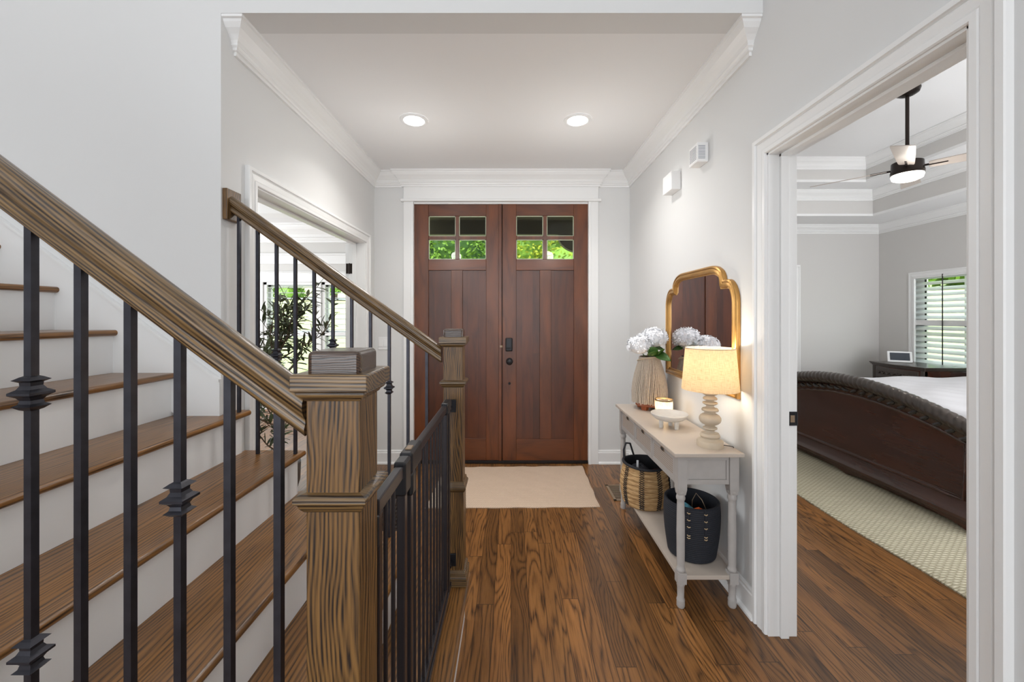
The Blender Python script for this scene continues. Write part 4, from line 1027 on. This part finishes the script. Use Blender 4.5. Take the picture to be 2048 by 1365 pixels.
for a0 in (-2.75, -2.0, -1.25, -.5, .6, 1.9):
    for sgn in (-1, 1):
        pts = []
        for i in range(19):
            z = .012+i*(H-.02)/18; a = a0+sgn*(.10 if i % 2 else -.10); r = brad(z)
            pts.append((c[0]+r*math.cos(a), c[1]+r*math.sin(a), SH+z))
        tube(bm, pts, .0034, 5)
obj('cross_stitching', bm, M['dark_cloth'], t, label='black zigzag cross stitching')
bm = B()
tube(bm, [(c[0]-.118, c[1]+.05, SH+H-.03), (c[0]-.118, c[1]+.07, SH+H+.06), (c[0]-.095, c[1]+.095, SH+H+.10), (c[0]-.06, c[1]+.118, SH+H+.09), (c[0]-.03, c[1]+.128, SH+H+.0)], .0065, 8)
obj('handle', bm, M['dark_cloth'], t, smooth=True, label='black loop handle')
def blob(bm, c, r, sc=(1, 1, 1), seed=0, amp=.25, n=14):
    rnd = random.Random(seed); ph = [rnd.uniform(0, 6) for _ in range(4)]; rings = []
    for i in range(n+1):
        th = PI*i/n; ring = []
        for j in range(20):
            a = 2*PI*j/20; rr = r*(1+amp*(math.sin(2*a+ph[0])*math.sin(th*2+ph[1])+.5*math.sin(5*a+ph[2])*math.sin(3*th+ph[3])))
            ring.append(bm.verts.new((c[0]+rr*math.sin(th)*math.cos(a)*sc[0], c[1]+rr*math.sin(th)*math.sin(a)*sc[1], c[2]-rr*math.cos(th)*sc[2])))
        rings.append(ring)
    for p, q in zip(rings, rings[1:]): ring_faces(bm, p, q)
    return bm
def tagged(name, bm, m, label, cat, **k): return obj(name, bm, m, None, label=label, cat=cat, **k)
tagged('folded_cloth', blob(B(), (c[0]-.03, c[1]-.02, SH+.205), .062, (1.1, 1.1, .8), 4), M['navy'], 'dark crumpled cloth in the straw coloured basket', 'cloth', smooth=True)
tagged('folded_cloth', blob(B(), (c[0]+.075, c[1]-.03, SH+.200), .038, (1, 1.1, .7), 5), M['plushr'], 'dark red cloth in the straw coloured basket', 'cloth', smooth=True)
bm = boxb(c[0]-.072, c[0]-.060, c[1]-.065, c[1]-.061, SH+.238, SH+.300)
tagged('paper_tag', bm, M['white'], 'small white tag sticking up in the straw coloured basket', 'tag')
# navy rope basket
c = (.945, 2.085, SH)
t = thing('rope_basket', 'navy coiled rope basket with toggles under the near end of the console', 'basket', c)
H = .282
prof = [(0, .001), (.108, .001), (.114, .006)]
for i in range(28):
    for k in range(4):
        z = .006+(i+k/4)*(H-.006)/28; f = z/H; prof.append((.114+.022*math.sin(PI*.5*min(1, f*1.3))-.004*max(0, f-.8)*5+.0016*math.sin(PI*k/4), z))
prof += [(.128, H), (.121, H-.002), (.124, .15), (.108, .012), (0, .012)]
obj('rope_body', lathe(B(), prof, c, 64, cap=False), M['navy'], t, smooth=True)
bm = B(); bt = B()
for a0 in (-2.08, -1.52):
    pts = []
    for k in range(4):
        z = H-.022-k*.034-(.0 if k < 3 else .008); r = .1385
        pts.append((c[0]+r*math.cos(a0), c[1]+r*math.sin(a0), SH+z))
        for q in (0, 1):
            if q == 1 and k != 3: continue
            zz = SH+z-q*.012
            tube(bt, [(c[0]+(r+.003)*math.cos(a0-.055), c[1]+(r+.003)*math.sin(a0-.055), zz+.003), (c[0]+(r+.005)*math.cos(a0), c[1]+(r+.005)*math.sin(a0), zz-.001), (c[0]+(r+.003)*math.cos(a0+.055), c[1]+(r+.003)*math.sin(a0+.055), zz+.002)], .0024, 6)
    tube(bm, [(c[0]+.1335*math.cos(a0), c[1]+.1335*math.sin(a0), SH+H-.004)]+pts+[(c[0]+.136*math.cos(a0), c[1]+.136*math.sin(a0), SH+H-.15)], .0045, 6)
obj('rope_band', bm, M['navy'], t, smooth=True)
obj('toggle_knots', bt, M['tan_leather'], t, smooth=True, label='pale leather knots')
bm = B(); blob(bm, (c[0]-.045, c[1]-.04, SH+.222), .046, (1, 1, 1), 8, .12)
t2 = thing('plush_toy', 'blue and orange plush toy in the navy basket', 'toy', (c[0]-.045, c[1]-.04, SH+.18))
obj('body', bm, M['plushb'], t2, smooth=True, label='light blue body')
bm = B()
tube(bm, [(c[0]-.02, c[1]-.07, SH+.245), (c[0]+.0, c[1]-.085, SH+.262), (c[0]+.022, c[1]-.08, SH+.25), (c[0]+.03, c[1]-.07, SH+.225)], lambda f: .013-.004*f, 8)
tube(bm, [(c[0]-.07, c[1]-.075, SH+.225), (c[0]-.075, c[1]-.09, SH+.245)], .012, 8)
obj('arm', bm, M['plusho'], t2, smooth=True, label='orange arm')
bm = tube(B(), [(c[0]+.01, c[1]+.02, SH+.19), (c[0]+.005, c[1]+.0, SH+.27), (c[0]+.02, c[1]-.01, SH+.31), (c[0]+.04, c[1]-.03, SH+.285), (c[0]+.055, c[1]-.05, SH+.24), (c[0]+.06, c[1]-.04, SH+.2)], .0018, 6)
tagged('toy_cord', bm, M['vent'], 'thin looped cord sticking out of the navy basket', 'cord', smooth=True)
tagged('dark_toy', blob(B(), (c[0]+.035, c[1]+.02, SH+.15), .06, (1, 1, .8), 9, .2), M['dark_cloth'], 'dark bundle at the bottom of the navy basket', 'toy', smooth=True)

# ------------------------------------------------------------------ dark rattan basket by the stairs
c = (-.80, 2.42, 0)
t = thing('rattan_basket', 'dark woven rattan basket on the floor beyond the stair railing', 'basket', c)
rnd = random.Random(4); H = .33; bm = B()
lathe(bm, [(0, .002), (.165, .002), (.178, .12), (.188, H-.03), (.180, H-.03), (.170, .12), (.158, .012), (0, .012)], c, 48, cap=False)
for i in range(13):
    z = .014+i*(H-.03)/13; pts = []
    for k in range(120):
        a = 2*PI*k/120; r = .172+.022*z/H+.006*math.sin(20*a+PI*(i % 2)); pts.append((c[0]+r*math.cos(a), c[1]+r*math.sin(a), z))
    tube(bm, pts, .010, 6, closed=True)
obj('woven_body', bm, M['darkrattan'], t, smooth=True)
bm = B()
for ph in (0, PI):
    tube(bm, [(c[0]+(.190+.008*math.cos(26*a+ph))*math.cos(a), c[1]+(.190+.008*math.cos(26*a+ph))*math.sin(a), H-.010+.012*math.sin(26*a+ph)) for a in [2*PI*k/208 for k in range(208)]], .010, 6, closed=True)
obj('braided_rim', bm, M['darkrattan'], t, smooth=True, label='braided rim')
# ------------------------------------------------------------------ olive tree in the dining room
OX, OY = -1.80, 3.05
t = thing('olive_tree', 'potted olive tree with slender dark green leaves inside the dining room', 'potted tree', (OX, OY, 0))
obj('pot', lathe(B(), [(0, .001), (.13, .001), (.165, .12), (.17, .26), (.158, .27), (.150, .25), (.14, .23), (0, .23)], (OX, OY, 0), 36, cap=False), M['darkrattan'], t, smooth=True, label='dark woven pot')
obj('soil', lathe(B(), [(0, .236), (.148, .232), (.148, .20), (0, .20)], (OX, OY, 0), 24, cap=False), M['bark'], t)
rnd = random.Random(12); bt = B(); bl = B()
def oleaf(p, d, L, W):
    d = d.normalized(); sd = d.cross(Vector((rnd.uniform(-.5, .5), rnd.uniform(-.5, .5), 1))).normalized(); nn = sd.cross(d)
    rows = []
    for k in range(6):
        f = k/5; w_ = W*math.sin(PI*(f*.96+.02))**.75; q = p+d*L*f-Vector((0, 0, 1))*L*.16*f*f+nn*.0
        rows.append([bl.verts.new(q-sd*w_+nn*.003), bl.verts.new(q), bl.verts.new(q+sd*w_+nn*.003)])
    for a_, b_ in zip(rows, rows[1:]):
        for q in (0, 1): bl.faces.new((a_[q], a_[q+1], b_[q+1], b_[q]))
trunk = [Vector((OX, OY, .2)), Vector((OX+.02, OY, .45)), Vector((OX-.01, OY+.02, .8)), Vector((OX+.01, OY, 1.1))]
tube(bt, trunk, lambda f: .017-.006*f, 8)
def branch(p, d, L, lv):
    pts = [p]; n = 7; dd = d.normalized()
    for i in range(n):
        dd = (dd+Vector((rnd.uniform(-.22, .22), rnd.uniform(-.22, .22), rnd.uniform(-.02, .22)))).normalized(); pts.append(pts[-1]+dd*L/n)
    tube(bt, pts, lambda f: (.006 if lv == 0 else .0032)*(1-.7*f)+.0008, 5)
    for i in range(1, n+1):
        seg_ = (pts[i]-pts[i-1]).normalized()
        for s in range(2):
            sd = seg_.orthogonal().normalized(); sd.rotate(Matrix.Rotation(rnd.uniform(0, 2*PI), 3, seg_))
            oleaf(pts[i]+(pts[i-1]-pts[i])*rnd.random(), seg_*rnd.uniform(.4, .9)+sd, rnd.uniform(.07, .115), rnd.uniform(.010, .0140))
    oleaf(pts[-1], dd, .11, .009)
    if lv == 0:
        for k in range(3):
            i = rnd.randint(2, 6); sd = Vector((rnd.uniform(-1, 1), rnd.uniform(-1, 1), rnd.uniform(.1, .9))); branch(pts[i], sd, L*.6, 1)
for z, k, L in ((.35, 2, .30), (.55, 2, .36), (.75, 2, .38), (.90, 2, .38), (1.02, 2, .40), (1.1, 3, .42)):
    for q in range(k):
        a = rnd.uniform(0, 2*PI); f = (z-.2)/.9; b0 = trunk[0].lerp(trunk[-1], f)
        branch(b0, Vector((math.cos(a), math.sin(a), .55 if z < 1.05 else 1.1)), L, 0)
branch(Vector((OX+.01, OY, 1.1)), Vector((.1, .1, 1)), .48, 0); branch(Vector((OX+.01, OY, 1.05)), Vector((.75, .45, .45)), .52, 0)
obj('trunk', bt, M['bark'], t, smooth=True)
obj('foliage', bl, M['leafg'], t, smooth=True)

# ------------------------------------------------------------------ bed
BX, BYC, BHW = 2.90, 3.45, 1.05
t = thing('sleigh_bed', 'dark carved wooden sleigh bed with arched scroll footboard', 'bed', (3.9, BYC, 0))
def Hb(y): return .885-.18*(y-BYC)**2
N_ = 110
def fprof(H):   # (x offset from BX, z): outer face bottom to top, over the roll, down the inner face
    p = [(.035, .03), (.030, .06), (.0, .075), (-.018, .085), (-.018, .105), (.0, .118), (.012, .135), (.018, .20), (.030, .35), (.034, .50)]
    z1 = H-.135
    p += [(.030, z1-.04), (.022, z1), (.010, z1+.03), (-.004, z1+.052)]
    cxr, czr, r = -.008, H-.046, .046
    for k in range(11):
        a = -PI*.62+(-PI*1.25)*k/10
        p.append((cxr+r*math.cos(a), czr+r*math.sin(a)))
    p += [(.075, H-.10), (.085, .5), (.085, .03)]
    return p
bm = B(); rings = []
for i in range(N_+1):
    y = BYC-BHW+2*BHW*i/N_; rings.append([bm.verts.new((BX+a, y, z)) for a, z in fprof(Hb(y))])
for a, b in zip(rings, rings[1:]): ring_faces(bm, a, b)
bm.faces.new(rings[0]); bm.faces.new(rings[-1])
fb = obj('footboard', bm, M['bedwood'], t, smooth=True)
# scalloped skirt
poly = [(BYC-BHW, .0)]; 
for k in range(0, 61):
    f = k/60; y = BYC-BHW+.12+(2*BHW-.24)*f
    z = .012+.045*abs(math.sin(PI*f*2))**.6 if .02 < f < .98 else .0
    poly.append((y, max(z, .001)))
poly += [(BYC+BHW, 0), (BYC+BHW, .07), (BYC-BHW, .07)]
poly = [(a, max(b, .001)) for a, b in poly]
# kept just clear of the rug below
bm = B(); prism(bm, [(a, max(b, .019) if a < 5 else b) for a, b in poly], 'X', BX+.012, BX+.05)
obj('scalloped_skirt', bm, M['bedwood'], fb, bevel=.002)
# rope carved roll
bm = B(); rings = []
for i in range(441):
    y = BYC-BHW+2*BHW*i/440; H = Hb(y); ring = []
    for k in range(24):
        a = 2*PI*k/24; r = .049*(1+.10*abs(math.sin((a*1.0+y*70)))-.04+.03*math.sin(a*7+y*90)); ring.append(bm.verts.new((BX-.010+r*math.cos(a), y, H-.047+r*math.sin(a))))
    rings.append(ring)
for a, b in zip(rings, rings[1:]): ring_faces(bm, a, b)
bm.faces.new(rings[0]); bm.faces.new(rings[-1])
obj('carved_roll', bm, M['carved'], fb, smooth=True, label='rope carved top roll')
# leaf garland under the roll
bm = B()
n = 25
for i in range(n):
    y = BYC-BHW+.06+(2*BHW-.12)*i/(n-1); z = Hb(y)-.128; X = BX+.003
    s = 1 if y < BYC else -1
    pts = [(X-.006, y-s*.030, z+.014), (X-.012, y-s*.012, z+.002), (X-.010, y+s*.008, z-.008), (X-.004, y+s*.034, z-.008)]
    tube(bm, pts, lambda f: .014*math.sin(PI*(f*.9+.08))+.002, 6)
    lathe(bm, [(0.0005, -.011), (.010, -.004), (.010, .004), (.0005, .011)], (X-.006, y-s*.018, z+.004), 8, cap=False)
    tube(bm, [(X-.006, y, z+.002), (X-.012, y+s*.004, z-.014), (X-.004, y+s*.012, z-.022)], lambda f: .010*(1-f)+.0015, 5)
obj('leaf_garland', bm, M['darkcarve'], fb, smooth=True, label='carved leaf garland')
# raised panel moulding
pts = []
yl, yr = BYC-BHW+.16, BYC+BHW-.16
def fx(z): return BX+.016+min(.018, max(0, (z-.2)*.06))
for k in range(41):
    y = yl+(yr-yl)*k/40; z = Hb(y)-.175; pts.append((fx(z), y, z))
pts += [(fx(.21), yr, .205)] + [(fx(.21), yr+(yl-yr)*k/20, .205) for k in range(1, 20)] + [(fx(.21), yl, .205)]
bm = tube(B(), pts, .0125, 8, closed=True); tube(bm, [(p[0]+.001, BYC+(p[1]-BYC)*.982, .48+(p[2]-.48)*.95) for p in pts], .005, 6, closed=True)
obj('panel_moulding', bm, M['bedwood'], fb, smooth=True)
# rails, mattress, headboard
for y in (BYC-.99, BYC+.95): obj('side_rail', boxb(BX+.08, 5.18, y, y+.04, .12, .40), M['bedwood'], t, bevel=.005)
def headprof(y): return 1.45-.22*(y-BYC)**2
bm = B(); pz = [(BYC-BHW, .02)]+[(BYC-BHW+2*BHW*k/24, headprof(BYC-BHW+2*BHW*k/24)) for k in range(25)]+[(BYC+BHW, .02)]
prism(bm, pz, 'X', 5.17, 5.25)
obj('headboard', bm, M['bedwood'], t, bevel=.008)
def soft(x0, x1, y0, y1, z0, z1, amp, nx=40, ny=40, seed=2):
    bm = B(); rnd = random.Random(seed); ph = [rnd.uniform(0, 6) for _ in range(6)]
    def f(u, v):
        e = min(u, 1-u, v, 1-v); dr_ = (1-min(1, e/.07))**2.2
        w_ = math.sin(u*17+ph[0]+3*math.sin(v*5))*math.sin(v*13+ph[1])*amp+math.sin(u*41+ph[2])*math.sin(v*37+ph[3])*amp*.4
        return z1+w_-dr_*.07
    top = [[bm.verts.new((x0+(x1-x0)*i/nx, y0+(y1-y0)*j/ny, f(i/nx, j/ny))) for i in range(nx+1)] for j in range(ny+1)]
    for j in range(ny):
        for i in range(nx): bm.faces.new((top[j][i], top[j][i+1], top[j+1][i+1], top[j+1][i]))
    bd = top[0]+[r[-1] for r in top[1:]]+list(reversed(top[-1][:-1]))+[r[0] for r in reversed(top[1:-1])]
    lo = [bm.verts.new((v.co.x, v.co.y, z0)) for v in bd]
    ring_faces(bm, bd, lo); bm.faces.new(lo); return bm
obj('mattress', soft(BX+.10, 5.14, BYC-.95, BYC+.95, .33, .60, .002), M['linen_white'], t, smooth=True)
o = tagged('duvet', soft(BX+.12, 5.10, BYC-.97, BYC+.97, .605, .735, .010, seed=5), M['linen_white'], 'white rumpled duvet on the dark sleigh bed', 'bedding', smooth=True)

# ------------------------------------------------------------------ chest by the window
CX0, CX1, CY0, CY1, CH = 4.95, 5.46, 4.76, 5.44, .775
t = thing('chest_of_drawers', 'dark carved bow fronted chest under the bedroom window', 'chest of drawers', (5.2, 5.1, 0))
def bow(y): f = (y-CY0)/(CY1-CY0); return -.045*math.sin(PI*f)
def cpoly(e, e2=0):
    pts = [(CX1, CY0-e), (CX1, CY1+e)]
    for k in range(13):
        f = 1-k/12; y = CY0+(CY1-CY0)*f; pts.append((CX0-e+bow(y), y+(e if f > .99 else -e if f < .01 else 0)))
    return pts
bm = B(); prism(bm, cpoly(0), 'Z', .04, CH-.045); obj('body', bm, M['bedwood'], t, bevel=.004)
bm = B()
for e, z0, z1 in ((.030, CH-.016, CH), (.022, CH-.030, CH-.016), (.010, CH-.045, CH-.030)): prism(bm, cpoly(e), 'Z', z0, z1)
obj('moulded_top', bm, M['carved'], t, bevel=.003)
bm = B(); prism(bm, cpoly(.012), 'Z', .0005, .06); obj('plinth', bm, M['bedwood'], t, bevel=.004)
for i, (z0, z1) in enumerate(((.585, .715), (.40, .565), (.20, .38))):
    bm = B(); n = 12; ra = []; rb = []
    pts = []
    for k in range(n+1):
        y = CY0+.06+(CY1-CY0-.12)*k/n; pts.append((CX0+bow(y)-.012, y))
    poly2 = pts+[(a+.03, b) for a, b in reversed(pts)]
    prism(bm, poly2, 'Z', z0, z1)
    dwr = obj('drawer', bm, M['carved'], t, bevel=.004)
    bm = B()
    for k in range(7):
        y = CY0+.13+(CY1-CY0-.26)*k/6; X = CX0+bow(y)-.016; z = (z0+z1)/2
        tube(bm, [(X, y-.035, z+.012), (X-.008, y-.01, z-.008), (X-.006, y+.015, z+.006), (X, y+.04, z-.01)], lambda f: .009*math.sin(PI*(f*.9+.05))+.002, 6)
    obj('carved_scroll', bm, M['carved'], dwr, smooth=True)
for y in (CY0+.0, CY1-.045):
    bm = B(); box(bm, CX0-.012, CX0+.04, y, y+.045, .06, CH-.045); obj('corner_post', bm, M['carved'], t, bevel=.008)
t = thing('digital_display', 'small white framed display with dark screen on the chest', 'smart display', (5.16, 5.28, CH))
def slab(w, h, th, c, yaw, tilt, m, nm, par, zoff=0, **k):
    bm = boxb(-w/2, w/2, -th/2, th/2, 0, h); Mx = Matrix.Translation(c) @ Matrix.Rotation(yaw, 4, 'Z') @ Matrix.Rotation(tilt, 4, 'X') @ Matrix.Translation((0, zoff, k.pop('up', 0)))
    bmesh.ops.transform(bm, matrix=Mx, verts=bm.verts); return obj(nm, bm, m, par, **k)
dc = (5.16, 5.28, CH+.001); yw = math.radians(-32)
slab(.245, .145, .018, (dc[0], dc[1], dc[2]+.004), yw, math.radians(-14), M['white'], 'housing', t, bevel=.006)
slab(.195, .100, .004, (dc[0], dc[1], dc[2]+.004), yw, math.radians(-14), M['screen'], 'screen', t, zoff=-.010, up=.024)
slab(.20, .022, .07, (dc[0]+.02, dc[1]+.03, dc[2]), yw, 0, M['white'], 'stand', t, bevel=.004)

# ------------------------------------------------------------------ ceiling fan
FX, FY, FZ = 3.44, 3.455, 2.60
t = thing('ceiling_fan', 'bronze ceiling fan with four pale blades and a lit globe', 'ceiling fan', (FX, FY, 3.37))
obj('canopy', lathe(B(), [(0, 3.369), (.085, 3.369), (.088, 3.355), (.078, 3.325), (.055, 3.310), (.030, 3.300), (0, 3.300)], (FX, FY, 0), 32, cap=False), M['bronze'], t, smooth=True)
obj('downrod', tube(B(), [(FX, FY, 3.31), (FX, FY, 2.74)], .0135, 14), M['bronze'], t, smooth=True)
obj('motor_housing', lathe(B(), [(0, 2.765), (.022, 2.765), (.028, 2.745), (.085, 2.735), (.105, 2.725), (.108, 2.655), (.112, 2.645), (.110, 2.620), (0, 2.620)], (FX, FY, 0), 40, cap=False), M['bronze'], t, smooth=True)
obj('light_globe', lathe(B(), [(.104, 2.622), (.108, 2.612), (.100, 2.585), (.07, 2.570), (0, 2.564)], (FX, FY, 0), 36, cap=False), M['fan_on'], t, smooth=True, label='lit white light globe')
for k in range(4):
    a = math.radians(133+90*k); u = Vector((math.cos(a), math.sin(a), 0)); wv = Vector((math.sin(a), -math.cos(a), 0))
    pt = math.radians(14)
    # pitched so that the side away from travel rises
    wt = wv*math.cos(pt)+Vector((0, 0, 1))*math.sin(pt); nn = u.cross(wt)
    c0 = Vector((FX, FY, 2.675)); bm = B(); top = []; bot = []
    for (r, hw_) in ((.13, .045), (.16, .052), (.45, .066), (.66, .073), (.675, .070)):
        for s in (-1, 1):
            p = c0+u*r+wt*hw_*s; top.append(bm.verts.new(p+nn*.003)); bot.append(bm.verts.new(p-nn*.003))
    for i in range(0, 8, 2):
        bm.faces.new((top[i], top[i+1], top[i+3], top[i+2])); bm.faces.new((bot[i], bot[i+2], bot[i+3], bot[i+1]))
        bm.faces.new((top[i], top[i+2], bot[i+2], bot[i])); bm.faces.new((top[i+1], bot[i+1], bot[i+3], top[i+3]))
    bm.faces.new((top[0], bot[0], bot[1], top[1])); bm.faces.new((top[8], top[9], bot[9], bot[8]))
    bl_ = obj('blade', bm, M['fan_blade'], t, label='pale glossy fan blade')
    bm = B(); tube(bm, [c0+u*.09, c0+u*.24], .009, 8); obj('blade_arm', bm, M['bronze'], bl_, smooth=True)
lamp('fan_light', 'POINT', (FX, FY, 2.50), (0, 0, 0), 6, (1, .93, .84), shadow_soft_size=.08)
